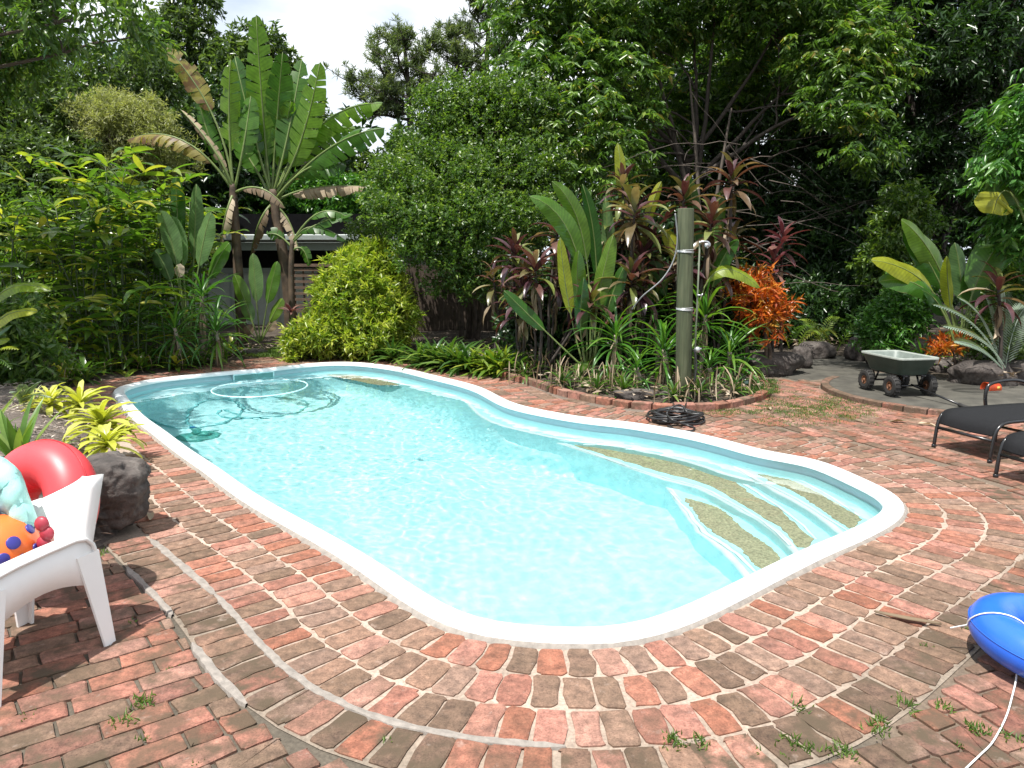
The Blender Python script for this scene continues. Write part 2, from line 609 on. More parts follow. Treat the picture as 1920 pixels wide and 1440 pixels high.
m, nt, b = newmat('brick')
a = N(nt, 'ShaderNodeAttribute', attribute_name='bc')
dirt = N(nt, 'ShaderNodeAttribute', attribute_name='dirt')
n1 = noise(nt, 130.0, 6, .75)
n2 = noise(nt, 7.0, 6, .62)
n3 = noise(nt, 22.0, 5, .6)
c1 = mixc(nt, 1.0, a.outputs['Color'], ramp(nt, n1.outputs['Fac'], [(.3, (.42, .38, .36)), (.47, (1, 1, 1)), (.72, (1.45, 1.45, 1.45))]).outputs[0], 'MULTIPLY')
c1b = mixc(nt, 1.0, c1.outputs[0], ramp(nt, n3.outputs['Fac'], [(.3, (.55, .55, .55)), (.7, (1.38, 1.33, 1.28))]).outputs[0], 'MULTIPLY')
mossf = ramp(nt, n2.outputs['Fac'], [(.40, (0, 0, 0)), (.60, (1, 1, 1))])
mm = N(nt, 'ShaderNodeMath', operation='MULTIPLY')
nt.links.new(mossf.outputs[0], mm.inputs[0])
nt.links.new(dirt.outputs['Fac'], mm.inputs[1])
c2 = mixc(nt, mm.outputs[0], c1b.outputs[0], (.085, .062, .04))
wf = ramp(nt, noise(nt, 13.0, 6, .7).outputs['Fac'], [(.6, (0, 0, 0)), (.74, (.45, .45, .45))])
c3 = mixc(nt, wf.outputs[0], c2.outputs[0], (.42, .33, .28))
nt.links.new(c3.outputs[0], b.inputs['Base Color'])
b.inputs['Roughness'].default_value = .88
b.inputs['Specular IOR Level'].default_value = .3
bump(nt, b, n1.outputs['Fac'], .55, .006)
M['brick'] = m

# ------------------------------------------------------------------ ground: one sheet with the hole of the pool
mb = MB()
rows = [ring3(off(-0.05), -0.022)]
for d in (0.3, 0.8, 1.6, 3, 5, 8):
    rows.append(ring3(off(-0.05) + PN * d * 0 + (POOL - CEN) / np.linalg.norm(POOL - CEN, axis=1, keepdims=True) * d, -0.022))
for d in (16, 40, 120, 400):
    u = (POOL - CEN) / np.linalg.norm(POOL - CEN, axis=1, keepdims=True)
    rows.append(ring3(CEN + u * d + u * 4, -0.03))
rings_mesh(mb, rows)
ground = struct(mb.build('ground', M['soil']))

# ------------------------------------------------------------------ paving: a mortar bed with bricks laid in it
RING_IN, PITCHR = 0.028, 0.2225
NRING = 4


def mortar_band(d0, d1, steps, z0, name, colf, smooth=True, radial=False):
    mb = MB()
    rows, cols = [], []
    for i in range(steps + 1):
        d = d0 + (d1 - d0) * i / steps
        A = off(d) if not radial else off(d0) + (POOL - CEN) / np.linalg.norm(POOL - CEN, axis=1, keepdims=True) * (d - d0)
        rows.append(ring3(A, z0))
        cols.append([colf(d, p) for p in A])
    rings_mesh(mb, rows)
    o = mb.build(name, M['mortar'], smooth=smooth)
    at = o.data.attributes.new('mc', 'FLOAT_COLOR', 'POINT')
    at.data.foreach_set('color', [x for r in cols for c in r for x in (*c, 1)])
    return struct(o)


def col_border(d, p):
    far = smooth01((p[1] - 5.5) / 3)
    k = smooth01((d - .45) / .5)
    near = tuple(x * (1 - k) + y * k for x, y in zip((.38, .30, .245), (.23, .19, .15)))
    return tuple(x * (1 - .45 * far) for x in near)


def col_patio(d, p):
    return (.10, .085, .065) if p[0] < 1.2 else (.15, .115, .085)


DB = RING_IN + PITCHR * NRING
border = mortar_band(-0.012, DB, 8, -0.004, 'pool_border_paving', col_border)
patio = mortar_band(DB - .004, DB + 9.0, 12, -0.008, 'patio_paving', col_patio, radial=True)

# cement fillet hugging the coping
mb = MB()
wob = NR.normal(0, .006, NP_)
wob = (wob + np.roll(wob, 1) + np.roll(wob, -1)) / 2
rings_mesh(mb, [ring3(off(-.02), .016), ring3(POOL + PN * (.012 + wob)[:, None], .012), ring3(POOL + PN * (.030 + wob)[:, None], -.006)])
M['cement'] = simple('cement', (.235, .21, .185), .95, var=.22, scale=30, bmp=.9, bscale=90)
mb.build('cement_fillet', M['cement'], border)

REDS = [(.275, .122, .085), (.29, .148, .112), (.26, .118, .088), (.31, .172, .135), (.24, .10, .065), (.285, .138, .108)]
BROWNS = [(.205, .132, .096), (.185, .12, .088), (.23, .142, .102), (.165, .108, .076), (.215, .142, .11), (.15, .10, .072)]


def brick_geo(cx, cy, ux, uy, L, W, rc, h, seed, jit=.005):
    """rounded, slightly ragged brick: centre, long axis unit vector, length, width"""
    r = random.Random(seed)
    vx, vy = -uy, ux
    pts = []
    rx, ry = min(rc * 1.5, L * .4), min(rc, W * .48)
    for (sx, sy, a0) in ((1, 1, 0), (-1, 1, 90), (-1, -1, 180), (1, -1, 270)):
        for a in (8, 45, 82):
            an = math.radians(a0 + a)
            pts.append((sx * (L / 2 - rx) + rx * math.cos(an), sy * (W / 2 - ry) + ry * math.sin(an)))
        nxt = {0: (0, W / 2), 90: (-L / 2, 0), 180: (0, -W / 2), 270: (L / 2, 0)}[a0]
        if a0 in (0, 180): pts.append(nxt)
    n = len(pts)
    tx, ty = r.uniform(-.012, .012), r.uniform(-.02, .02)
    vs = []
    jj = [(r.gauss(0, jit), r.gauss(0, jit)) for _ in pts]
    for (s, z) in ((1.0, -.02), (1.0, h * .35), (.0, h)):
        for (x, y), (ja, jb) in zip(pts, jj):
            if s == 0:
                l = math.hypot(x / (L / 2), y / (W / 2)) or 1
                k = .007
                x2, y2 = x - k * (1 if x > 0 else -1) * min(1, abs(x) / .02), y - k * (1 if y > 0 else -1) * min(1, abs(y) / .02)
            else: x2, y2 = x, y
            x2 += ja; y2 += jb
            zz = z + (tx * x2 + ty * y2 if s == 0 else 0)
            vs.append((cx + ux * x2 + vx * y2, cy + uy * x2 + vy * y2, zz))
    fs = []
    for i in range(2):
        for k in range(n):
            k2 = (k + 1) % n
            fs.append((i * n + k, i * n + k2, (i + 1) * n + k2, (i + 1) * n + k))
    fs.append(tuple(2 * n + k for k in range(n)))
    return vs, fs


def in_bed(x, y):
    if inside((x, y), [(p.x, p.y) for p in LEFT_BED]): return True
    if inside((x, y), [(p.x, p.y) for p in ISLAND]): return True
    if PAD and (x - PAD[0]) ** 2 + (y - PAD[1]) ** 2 < PAD[2] ** 2: return True
    fx = np.interp(x, [p.x for p in FAR_FRONT], [p.y for p in FAR_FRONT])
    if x < FAR_FRONT[-1].x and y > fx: return True
    return False


# the concrete pad under the cart: circle through three points of its edge
def circle3(a, b, c):
    ax, ay, bx, by, cx, cy = a.x, a.y, b.x, b.y, c.x, c.y
    d = 2 * (ax * (by - cy) + bx * (cy - ay) + cx * (ay - by))
    ux = ((ax * ax + ay * ay) * (by - cy) + (bx * bx + by * by) * (cy - ay) + (cx * cx + cy * cy) * (ay - by)) / d
    uy = ((ax * ax + ay * ay) * (cx - bx) + (bx * bx + by * by) * (ax - cx) + (cx * cx + cy * cy) * (bx - ax)) / d
    return ux, uy, math.hypot(ax - ux, ay - uy)


PAD = circle3(G(1541, 722), G(1640, 762), G(1790, 783))
print('PAD', PAD)


def lay(parent, specs, nmax=300):
    """specs: (geo, colour, dirt, size in view). The 300 largest in view are bricks of their own, the rest one joined part."""
    specs.sort(key=lambda s: -s[3])
    rest = MB()
    rc_, rd_ = [], []
    for i, (geo, c, dt, _) in enumerate(specs):
        if i < nmax:
            me = bpy.data.meshes.new('brick')
            me.from_pydata(geo[0], [], geo[1])
            me.materials.append(M['brick'])
            me.attributes.new('bc', 'FLOAT_COLOR', 'POINT').data.foreach_set('color', [*c, 1] * len(geo[0]))
            me.attributes.new('dirt', 'FLOAT', 'POINT').data.foreach_set('value', [dt] * len(geo[0]))
            link('brick', me, parent)
        else:
            rest.add(*geo)
            rc_ += [*c, 1] * len(geo[0])
            rd_ += [dt] * len(geo[0])
    if rest.v:
        o = rest.build('brick_field', M['brick'], parent, smooth=False)
        o.data.attributes.new('bc', 'FLOAT_COLOR', 'POINT').data.foreach_set('color', rc_)
        o.data.attributes.new('dirt', 'FLOAT', 'POINT').data.foreach_set('value', rd_)
        stuff(o)


def viewsize(x, y):
    d = Vector((x, y - 0, -CAMH))
    f = Vector((0, CP, -SP)); u = Vector((0, SP, CP))
    z = d.dot(f)
    if z < .5: return 0
    px, py = d.x / z * FPX, d.dot(u) / z * FPX
    if abs(px) > 1010 or abs(py) > 760: return 0.001 / (1 + abs(px))
    return 1 / z


specs = []
for k in range(NRING):
    d0 = RING_IN + PITCHR * k
    dm = d0 + .104
    A = off(dm)
    L = np.concatenate([[0], np.cumsum(np.linalg.norm(np.diff(np.vstack([A, A[:1]]), axis=0), axis=1))])
    Ac, Pc = np.vstack([A, A[:1]]), np.vstack([PN, PN[:1]])
    n = int(L[-1] / (.1225))
    sh = R.random()
    for i in range(n):
        s = (i + sh) / n * L[-1] % L[-1] + R.gauss(0, .003)
        x, y = np.interp(s, L, Ac[:, 0]), np.interp(s, L, Ac[:, 1])
        nx, ny = np.interp(s, L, Pc[:, 0]), np.interp(s, L, Pc[:, 1])
        l = math.hypot(nx, ny); nx, ny = nx / l, ny / l
        if in_bed(x, y) or in_bed(x + nx * .1, y + ny * .1): continue
        nearness = viewsize(x, y)
        dirt = .15 + .2 * R.random() + (.9 * R.random() if k == 3 else 0) + (.25 if k == 2 and R.random() < .3 else 0)
        c = R.choice(REDS) if R.random() < .47 else R.choice(BROWNS)
        if k == 3 and y < 3.4 and R.random() < .5: c = tuple(v * .72 for v in R.choice(BROWNS)); dirt = 1.0
        q = R.uniform(.85, 1.15)
        c = tuple(v * q for v in c)
        an = R.gauss(0, .02)
        ux, uy = nx * math.cos(an) - ny * math.sin(an), nx * math.sin(an) + ny * math.cos(an)
        geo = brick_geo(x, y, ux, uy, R.uniform(.199, .213), R.uniform(.101, .112), .021 if k < 2 else (.016 if k < 3 else .011), .005 + R.gauss(0, .001), R.random())
        specs.append((geo, c, dirt, nearness))
lay(border, specs)

# running bond beyond the border
poly_out = [tuple(p) for p in off(DB + .012)]
poly_safe = [tuple(p) for p in off(DB + .16)]
AL = math.atan2(*(G(400, 930) - G(340, 941)).yx)             # long axis left of the pool, square to its side
AR = math.atan2(*(G(1640, 848) - G(1480, 800)).yx)
specs = []
for (fa, test) in ((AL, lambda x, y: x < .55), (AR, lambda x, y: x >= .55)):
    ca, sa = math.cos(fa), math.sin(fa)
    for r_ in range(-140, 141):
        yy = r_ * .118
        sh = R.uniform(0, .23)
        xx = -14.0 + sh
        while xx < 14:
            Lb = .228 if R.random() < .84 else R.choice((.112, .112, .17))
            x, y = (xx + Lb / 2) * ca - yy * sa, (xx + Lb / 2) * sa + yy * ca + 4
            xx += Lb + .009
            if not test(x, y) or y < 1.2 or y > 13.5 or x > 9.5 or x < -9: continue
            if math.hypot(x - CEN[0], y - CEN[1]) > 9: continue
            if in_bed(x, y) or (x > 3 and y > 10.4): continue
            # bricks that meet the border are cut to fit
            dq = np.min((POOL[:, 0] - x) ** 2 + (POOL[:, 1] - y) ** 2) if True else 0
            if dq > (DB + .25) ** 2: ok = [] if inside((x, y), poly_out) else list(range(25))
            elif dq < (DB - .3) ** 2: ok = []
            else: ok = [q for q in [i / 24 - .5 for i in range(25)] if not inside((x + ca * q * Lb, y + sa * q * Lb), poly_out) and not inside((x + ca * q * Lb - sa * .045, y + sa * q * Lb + ca * .045), poly_out) and not inside((x + ca * q * Lb + sa * .045, y + sa * q * Lb - ca * .045), poly_out)]
            if len(ok) < 4: continue
            if len(ok) < 25:
                qm = (ok[0] + ok[-1]) / 2
                x, y = x + ca * qm * Lb, y + sa * qm * Lb
                Lb = (ok[-1] - ok[0]) * Lb
            right = x >= .55
            dirt = R.uniform(.55, 1.0) if not right else R.uniform(.5, 1.0)
            c = R.choice(REDS) if R.random() < (.62 if not right else .72) else R.choice(BROWNS)
            q = R.uniform(.8, 1.12)
            if y < 2.75 and R.random() < .3: q *= .68; dirt = 1.0            # mossier bricks away from the pool
            c = tuple(v * q for v in c)
            an = fa + R.gauss(0, .018)
            geo = brick_geo(x, y, math.cos(an), math.sin(an), Lb - R.uniform(0, .006), R.uniform(.106, .113), .010, .005 + R.gauss(0, .0015), R.random(), .0035)
            specs.append((geo, c, dirt, viewsize(x, y) * (1 if abs(x) < 8 else .5)))
print('patio bricks', len(specs))
lay(patio, specs)


# irregular cement strips between the courses
def strip(pts, w, parent, seed, h=.009):
    r = random.Random(seed)
    pts = resample(catmull(pts, 6), max(8, int(sum((pts[i + 1] - pts[i]).length for i in range(len(pts) - 1)) / .035)), False)
    mb = MB()
    rows = []
    n = len(pts)
    for i, p in enumerate(pts):
        t = (pts[min(n - 1, i + 1)] - pts[max(0, i - 1)]).normalized()
        s = Vector((-t.y, t.x, 0))
        e = min(1, i / 1.5, (n - 1 - i) / 1.5)
        e = max(.25, e)
        a_, b_ = w / 2 * e * (1 + .12 * math.sin(i * .9 + seed) + r.uniform(-.22, .22)), w / 2 * e * (1 + .12 * math.sin(i * .7 + 2 * seed) + r.uniform(-.22, .22))
        rows.append([p + s * (a_ + .006) + Vector((0, 0, -.012)), p + s * a_ + Vector((0, 0, h * .8)), p + Vector((0, 0, h + r.uniform(-.002, .002))),
                     p - s * b_ + Vector((0, 0, h * .8)), p - s * (b_ + .006) + Vector((0, 0, -.012))])
    vs = [v for row in rows for v in row]
    fs = [(i * 5 + k, i * 5 + k + 1, (i + 1) * 5 + k + 1, (i + 1) * 5 + k) for i in range(n - 1) for k in range(4)]
    mb.add(vs, fs)
    mb.build('cement_strip', M['cement'], parent, smooth=False)


def along(pxa, pxb, d):
    """ground curve at distance d from the pool between two points seen in the photo"""
    ia, ib = [int(np.argmin(((POOL - np.array([q.x, q.y])) ** 2).sum(1))) for q in (G(*pxa), G(*pxb))]
    if ib < ia: ib += NP_
    A = off(d)
    return [Vector((A[i % NP_][0], A[i % NP_][1], 0)) for i in range(ia, ib + 1)]


DJ = RING_IN + PITCHR * 3 - .008
strip(along((296, 1016), (396, 1112), DJ), .040, border, 1)
strip(along((402, 1122), (1010, 1402), DJ), .032, border, 2)
strip(along((234, 1060), (318, 1160), DB), .028, patio, 3)
strip(along((360, 1204), (446, 1296), DB), .034, patio, 4)

# ------------------------------------------------------------------ pool shell, coping, steps, water
m, nt, b = newmat('gelcoat_white')
b.inputs['Base Color'].default_value = (.80, .83, .83, 1)
b.inputs['Roughness'].default_value = .28
n1 = noise(nt, 2.5, 5)
r1 = ramp(nt, n1.outputs['Fac'], [(.3, (.74, .79, .80)), (.7, (.82, .84, .84))])
nt.links.new(r1.outputs[0], b.inputs['Base Color'])
M['coping'] = m
m, nt, b = newmat('gelcoat_aqua')
n1 = noise(nt, 3.2, 5)
n2 = noise(nt, 24, 4, .6)
r1 = ramp(nt, n1.outputs['Fac'], [(.3, (.44, .79, .825)), (.7, (.50, .83, .855))])
c2 = mixc(nt, 1.0, r1.outputs[0], ramp(nt, n2.outputs['Fac'], [(.35, (.93, .95, .95)), (.65, (1.05, 1.04, 1.04))]).outputs[0], 'MULTIPLY')
nt.links.new(c2.outputs[0], b.inputs['Base Color'])
b.inputs['Roughness'].default_value = .4
M['shell'] = m
M['shell_wall'] = simple('shell_wall', (.40, .54, .60), .3, var=.05, scale=4)
M['nosing'] = simple('nosing', (.72, .84, .84), .35, var=.05)
M['pebble'] = simple('pebble', (.36, .32, .20), .9, var=.45, scale=55, bmp=.5)

mb = MB()
rings_mesh(mb, [ring3(off(-d), z) for d, z in [(-.0, -.03), (-.003, .012), (.004, .028), (.014, .036), (.05, .039), (.095, .038), (.118, .030), (.127, .018), (.128, -.012)]], flip=True)
pool = bpy.data.objects.new('swimming_pool', None)
COL.objects.link(pool)
struct(pool)
pool['label'] = 'freeform fibreglass swimming pool with white coping set in brick paving'
mb.build('coping', M['coping'], pool)

# wall band, ledge, then the basin
yv = POOL[:, 1]
deep = np.array([smooth01((y - 4.5) / 4.0) for y in yv])
_w = G(850, 722)
_wi = POOL[int(np.argmin(((POOL - np.array([_w.x, _w.y])) ** 2).sum(1)))]
ledge = []
for (x, y), (nx, ny) in zip(POOL, PN):
    far = smooth01((nx * .75 + ny * .65 + .25) / .5)                     # far and right sides carry the ledge
    waist = math.exp(-((x - _wi[0]) ** 2 + (y - _wi[1]) ** 2) / 1.0)
    ledge.append(.02 + far * smooth01((y - 4.6) / .8) * (.19 - .17 * waist))
ledge = np.array(ledge)
for _ in range(5): ledge = (np.roll(ledge, 1) + ledge + np.roll(ledge, -1)) / 3
mb = MB()
rings_mesh(mb, [ring3(off(-.118), -.010), ring3(off(-.088), -.014), ring3(off(-.088), -.09), ring3(off(-.092), -.13)], 1, flip=True)


def offv(d):
    return POOL - PN * d[:, None]


zl = np.full(NP_, -.34)
ZL = -.31
led_in = .15 + ledge
rings_mesh(mb, [ring3(off(-.092), -.13), ring3(off(-.10), -.18), ring3(off(-.115), ZL + .03), ring3(off(-.135), ZL)], 0, flip=True)
rings_mesh(mb, [ring3(off(-.135), ZL), ring3(offv(led_in - .028), ZL - .004)], 0, flip=True)
rings_mesh(mb, [ring3(offv(led_in - .028), ZL - .004), ring3(offv(led_in - .004), ZL - .008), ring3(offv(led_in + .01), ZL - .03)], 2, flip=True)
FZ0, FZ1 = -1.02, -.45
zf = FZ0 + FZ1 * deep
base = offv(led_in + .01)
smask = np.array([1.0 if (x > .9 or (x > -.3 and y < 8.4 and x + y * .4 > 2.6)) and not (x < 1.6 and y < 5.2) else 0.0 for x, y in POOL])
for _ in range(4): smask = (smask + np.roll(smask, 1) + np.roll(smask, -1)) / 3
z0s = ZL - .03 - .58 * smask
rings_mesh(mb, [ring3(base, ZL - .03), np.column_stack([offv(led_in + .014), z0s])], 0, flip=True)
rows = [np.column_stack([offv(led_in + .014), z0s])]
for (k, q) in ((.05, .42), (.11, .70), (.19, .90), (.3, 1.0)):
    A = base + (CEN - base) * (k * .6)
    rows.append(np.column_stack([A, np.minimum(ZL + (zf - ZL) * q, z0s)]))
for k in (.35, .5, .65, .8, .93):
    A = base + (CEN - base) * k
    rows.append(np.column_stack([A, np.array([FZ0 + FZ1 * smooth01((y - 4.5) / 4.0) for y in A[:, 1]])]))
rings_mesh(mb, rows, 0, cap=True, flip=True)
mb.build('shell', [M['shell'], M['shell_wall'], M['nosing']], pool)
from mathutils.bvhtree import BVHTree
SHELL = BVHTree.FromPolygons([Vector(v) for v in mb.v], mb.f)


def onfloor(px, py, up=.0):
    W, r = wray(px, py)
    hit = SHELL.ray_cast(W, r)[0]
    if hit is None: hit = W + r * ((FZ0 - WATER_Z) / r.z)
    return hit + Vector((0, 0, up))



def prism(mb, poly, z0, z1, bev=.018, mi=0, mi2=None):
    n = len(poly)
    c = sum((Vector(p) for p in poly), Vector()) / n
    vs = [(p.x, p.y, z0) for p in poly] + [(p.x, p.y, z1 - bev) for p in poly]
    ins = []
    for p in poly:
        d = (c - p); d.z = 0
        ins.append(p + d.normalized() * bev)
    vs += [(p.x, p.y, z1) for p in ins]
    fs = []
    ms = []
    A = sum(poly[i].x * poly[(i + 1) % n].y - poly[(i + 1) % n].x * poly[i].y for i in range(n))
    for r_ in range(2):
        for k in range(n):
            k2 = (k + 1) % n
            f = (r_ * n + k, r_ * n + k2, (r_ + 1) * n + k2, (r_ + 1) * n + k)
            fs.append(f if A > 0 else f[::-1])
    f = tuple(2 * n + k for k in range(n))
    fs.append(f if A > 0 else f[::-1])
    o = len(mb.f)
    mb.add(vs, fs, mi)
    if mi2 is not None:
        for k in range(n, 2 * n): mb.m[o + k] = mi2


def pad(px, z, name='tread_pad', th=.006):
    pts = resample(catmull([GW(x, y, z) for x, y in px], 5, True), 110)
    pts = [p + Vector((R.gauss(0, .006), R.gauss(0, .006), 0)) for p in pts]
    mb = MB()
    prism(mb, pts, z - .01, z + th, .004)
    return mb.build(name, M['pebble'], pool, smooth=False)


def band(px, z, w, name='white_edge'):
    """the white moulded nosing along a step"""
    pts = catmull([GW(x, y, z + .004) for x, y in px], 6)
    mb = MB()
    tube(mb, pts, [w * (.35 + .65 * math.sin(math.pi * min(1, .08 + i / len(pts) * .86))) for i in range(len(pts))], 6)
    for i, v in enumerate(mb.v): mb.v[i] = (v[0], v[1], z + .004 + (v[2] - z - .004) * .25)
    return mb.build(name, M['nosing'], pool)


ZA, ZB, ZC = -.275, -.47, -.66
stepC = [(1240, 905), (1278, 955), (1305, 990), (1335, 1018), (1372, 1052), (1402, 1092), (1470, 1130), (1760, 1040), (1620, 880), (1400, 850), (1290, 870)]
stepB = [(1020, 822), (1090, 845), (1150, 866), (1230, 894), (1310, 917), (1365, 945), (1420, 975), (1460, 1005), (1485, 1032), (1540, 1090), (1790, 1000), (1660, 870), (1480, 820), (1200, 790), (1060, 790)]
stepA = [(1372, 876), (1420, 905), (1452, 922), (1490, 942), (1530, 968), (1575, 1005), (1620, 1030), (1790, 960), (1640, 870), (1500, 838), (1420, 836)]
edgeC = [(1236, 900), (1262, 930), (1278, 955), (1305, 990), (1335, 1018), (1372, 1052), (1402, 1092), (1412, 1120)]
edgeB = [(1020, 822), (1060, 834), (1090, 845), (1150, 866), (1230, 894), (1310, 917), (1365, 945), (1420, 975), (1460, 1005), (1485, 1032), (1515, 1070)]
edgeA = [(1372, 874), (1400, 890), (1420, 903), (1452, 921), (1490, 941), (1530, 967), (1575, 1003), (1600, 1030)]
for px, z in ((edgeC, ZC), (edgeB, ZB), (edgeA, ZA)):
    nn_ = 60
    E = resample(catmull([GW(x, y, z) for x, y in px], 6), nn_, False)
    Wl = off(-.11)
    i0 = int(np.argmin(((Wl - np.array([E[0].x, E[0].y])) ** 2).sum(1)))
    i1 = int(np.argmin(((Wl - np.array([E[-1].x, E[-1].y])) ** 2).sum(1)))
    if i0 < i1: i0 += NP_
    Wp = resample([Vector((*Wl[i % NP_], z)) for i in range(i1, i0 + 1)], nn_, False)[::-1]
    rows = []
    for e, w in zip(E, Wp):
        d = (w - e); d.z = 0
        l = max(1e-4, d.length); d = d / l
        k1, k2 = min(.02, l * .3), min(.05, l * .5)
        rows.append([Vector((e.x, e.y, -1.9)), Vector((e.x, e.y, z - .03)), Vector((e.x, e.y, z - .012)) + d * k1 * .3, Vector((e.x, e.y, z)) + d * k1, Vector((e.x, e.y, z)) + d * k2] + [Vector((e.x, e.y, z)) + d * (k2 + (l - k2) * q) for q in (.33, .66, 1.0)])
    mb = MB()
    nr = len(rows[0])
    vs = [v for r_ in rows for v in r_]
    for i in range(nn_ - 1):
        for k in range(nr - 1):
            mb.f.append((i * nr + k, (i + 1) * nr + k, (i + 1) * nr + k + 1, i * nr + k + 1))
            mb.m.append(1 if k in (1, 2, 3) else 0)
    mb.v = [tuple(v) for v in vs]
    for i_ in (0, nn_ - 1):                                  # close both ends
        a0 = len(mb.v)
        w = rows[i_][-1]
        mb.v.append((w.x, w.y, -1.9))
        mb.f.append(tuple(i_ * nr + k for k in range(nr)) + (a0,))
        mb.m.append(0)
    o = mb.build('step', [M['shell'], M['nosing']], pool)
pad([(1066, 830), (1127, 834), (1196, 846), (1266, 865), (1321, 882), (1368, 898), (1393, 915), (1440, 943), (1468, 959), (1509, 998), (1523, 1015), (1512, 1028), (1495, 1023), (1468, 993), (1440, 975), (1363, 929), (1313, 904), (1238, 884), (1154, 859)], ZB)
pad([(1420, 889), (1440, 891), (1495, 904), (1551, 934), (1605, 966), (1612, 977), (1595, 990), (1575, 980), (1551, 964), (1495, 926), (1454, 907)], ZA)
pad([(1287, 934), (1335, 948), (1371, 970), (1399, 995), (1440, 1023), (1462, 1050), (1425, 1066), (1388, 1031), (1354, 1009), (1321, 984), (1292, 944)], ZC)
band([(1052, 826), (1127, 829), (1200, 840), (1270, 859), (1340, 880), (1392, 906), (1450, 942), (1500, 980), (1530, 1012)], ZB + .006, .022)
band([(1040, 824), (1110, 850), (1155, 866), (1238, 892), (1313, 913), (1363, 938), (1430, 976), (1482, 1022)], ZB + .006, .02)
band([(1386, 880), (1425, 902), (1460, 918), (1500, 938), (1556, 974), (1592, 996)], ZA + .006, .02)
band([(1398, 878), (1440, 886), (1500, 900), (1556, 930), (1612, 968)], ZA + .006, .014)
band([(1256, 920), (1285, 950), (1318, 992), (1352, 1018), (1386, 1042), (1415, 1072)], ZC + .006, .024)
# far corner ledge pad
pad([(612, 703), (650, 702), (690, 707), (748, 721), (728, 722), (704, 721), (660, 712)], ZL)

# water: a closed body of clear water with a gently rippled face; its glass refracts the view and the sunlight
from mathutils import noise as mnoise
m, nt, b = newmat('pool_water')
nt.nodes.remove(b)
gg = N(nt, 'ShaderNodeBsdfGlass')
gg.inputs['IOR'].default_value = 1.33
gg.inputs['Roughness'].default_value = 0.0
gg.inputs['Color'].default_value = (.93, .995, .997, 1)
nt.links.new(gg.outputs[0], nt.nodes['Material Output'].inputs['Surface'])
M['water'] = m
NW, NRG = 640, 170
ring = np.array([(p.x, p.y) for p in resample([Vector((x, y, 0)) for x, y in off(-.07)], NW)])
vs, fs = [], []
for i in range(NRG):
    k = (i / NRG) ** 1.0
    f = min(1, i / 2)
    for p in ring:
        x, y = p[0] + (CEN[0] - p[0]) * k, p[1] + (CEN[1] - p[1]) * k
        h = .0036 * mnoise.noise(Vector((x * 2.6, y * 2.6, .3))) + .0022 * mnoise.noise(Vector((x * 6.5, y * 6.5, 2.3))) + .0009 * mnoise.noise(Vector((x * 15, y * 15, 4.3)))
        vs.append((x, y, WATER_Z + h * f))
vs.append((CEN[0], CEN[1], WATER_Z))
for i in range(NRG - 1):
    for k in range(NW):
        k2 = (k + 1) % NW
        fs.append((i * NW + k, i * NW + k2, (i + 1) * NW + k2, (i + 1) * NW + k))
for k in range(NW): fs.append(((NRG - 1) * NW + k, (NRG - 1) * NW + (k + 1) % NW, len(vs) - 1))
lo = len(vs)
vs += [(x, y, -2.2) for x, y in ring]
fs += [(lo + k, lo + (k + 1) % NW, (k + 1) % NW, k) for k in range(NW)]
fs.append(tuple(lo + k for k in range(NW - 1, -1, -1)))
mb = MB()
mb.add(vs, fs)
water = mb.build('pool_water', M['water'])
struct(water)
water.cycles.is_caustics_caster = True
# ------------------------------------------------------------------ garden beds (soil), path, pad
def hill(x, y, s):
    return math.sin(x * 1.7 * s + 1.3) * math.cos(y * 1.3 * s - .4) * .5 + math.sin(x * 3.9 * s + y * 2.7 * s) * .25


def mound(name, poly, h, mat, rings=7, edge=.02, n=110):
    pts = resample(poly, n)
    c = sum(pts, Vector()) / n
    mb = MB()
    vs = []
    for i in range(rings):
        k = i / rings
        for p in pts:
            q = p + (c - p) * k
            z = edge + h * (1 - (1 - min(1, k * 2.2)) ** 2) * (1 + .35 * hill(q.x, q.y, 2)) if i else -.03
            if i == 0: vs.append((q.x, q.y, -.03))
            else: vs.append((q.x, q.y, z))
    vs.append((c.x, c.y, edge + h))
    fs = []
    for i in range(rings - 1):
        for k in range(n):
            k2 = (k + 1) % n
            fs.append((i * n + k, i * n + k2, (i + 1) * n + k2, (i + 1) * n + k))
    for k in range(n): fs.append(((rings - 1) * n + k, (rings - 1) * n + (k + 1) % n, len(vs) - 1))
    mb.add(vs, fs)
    return struct(mb.build(name, mat))


def strip_bed(name, front, ext, yb, h, mat, nx=90, ny=26):
    f = resample(front, nx, False)
    mb = MB()
    vs = []
    for j in range(ny):
        t = (j / (ny - 1)) ** 1.6
        for i, p in enumerate(f):
            bx, by = p.x * ext, yb
            x, y = p.x + (bx - p.x) * t, p.y + (by - p.y) * t
            z = -.03 if j == 0 else (.015 + h * min(1, t * 7) * (1 + .3 * hill(x, y, 1.6)))
            if i in (0, nx - 1): z = -.03
            vs.append((x, y, z))
    fs = [(j * nx + i, j * nx + i + 1, (j + 1) * nx + i + 1, (j + 1) * nx + i) for j in range(ny - 1) for i in range(nx - 1)]
    mb.add(vs, fs)
    return struct(mb.build(name, mat))


mound('left_garden_bed', LEFT_BED, .24, M['mulch'])
mound('island_garden_bed', ISLAND, .09, M['soil'])
strip_bed('far_garden_bed', FAR_FRONT, 1.9, 30, .12, M['soil'])
strip_bed('right_garden_bed', RIGHT_FRONT, 1.9, 34, .22, M['soil'])

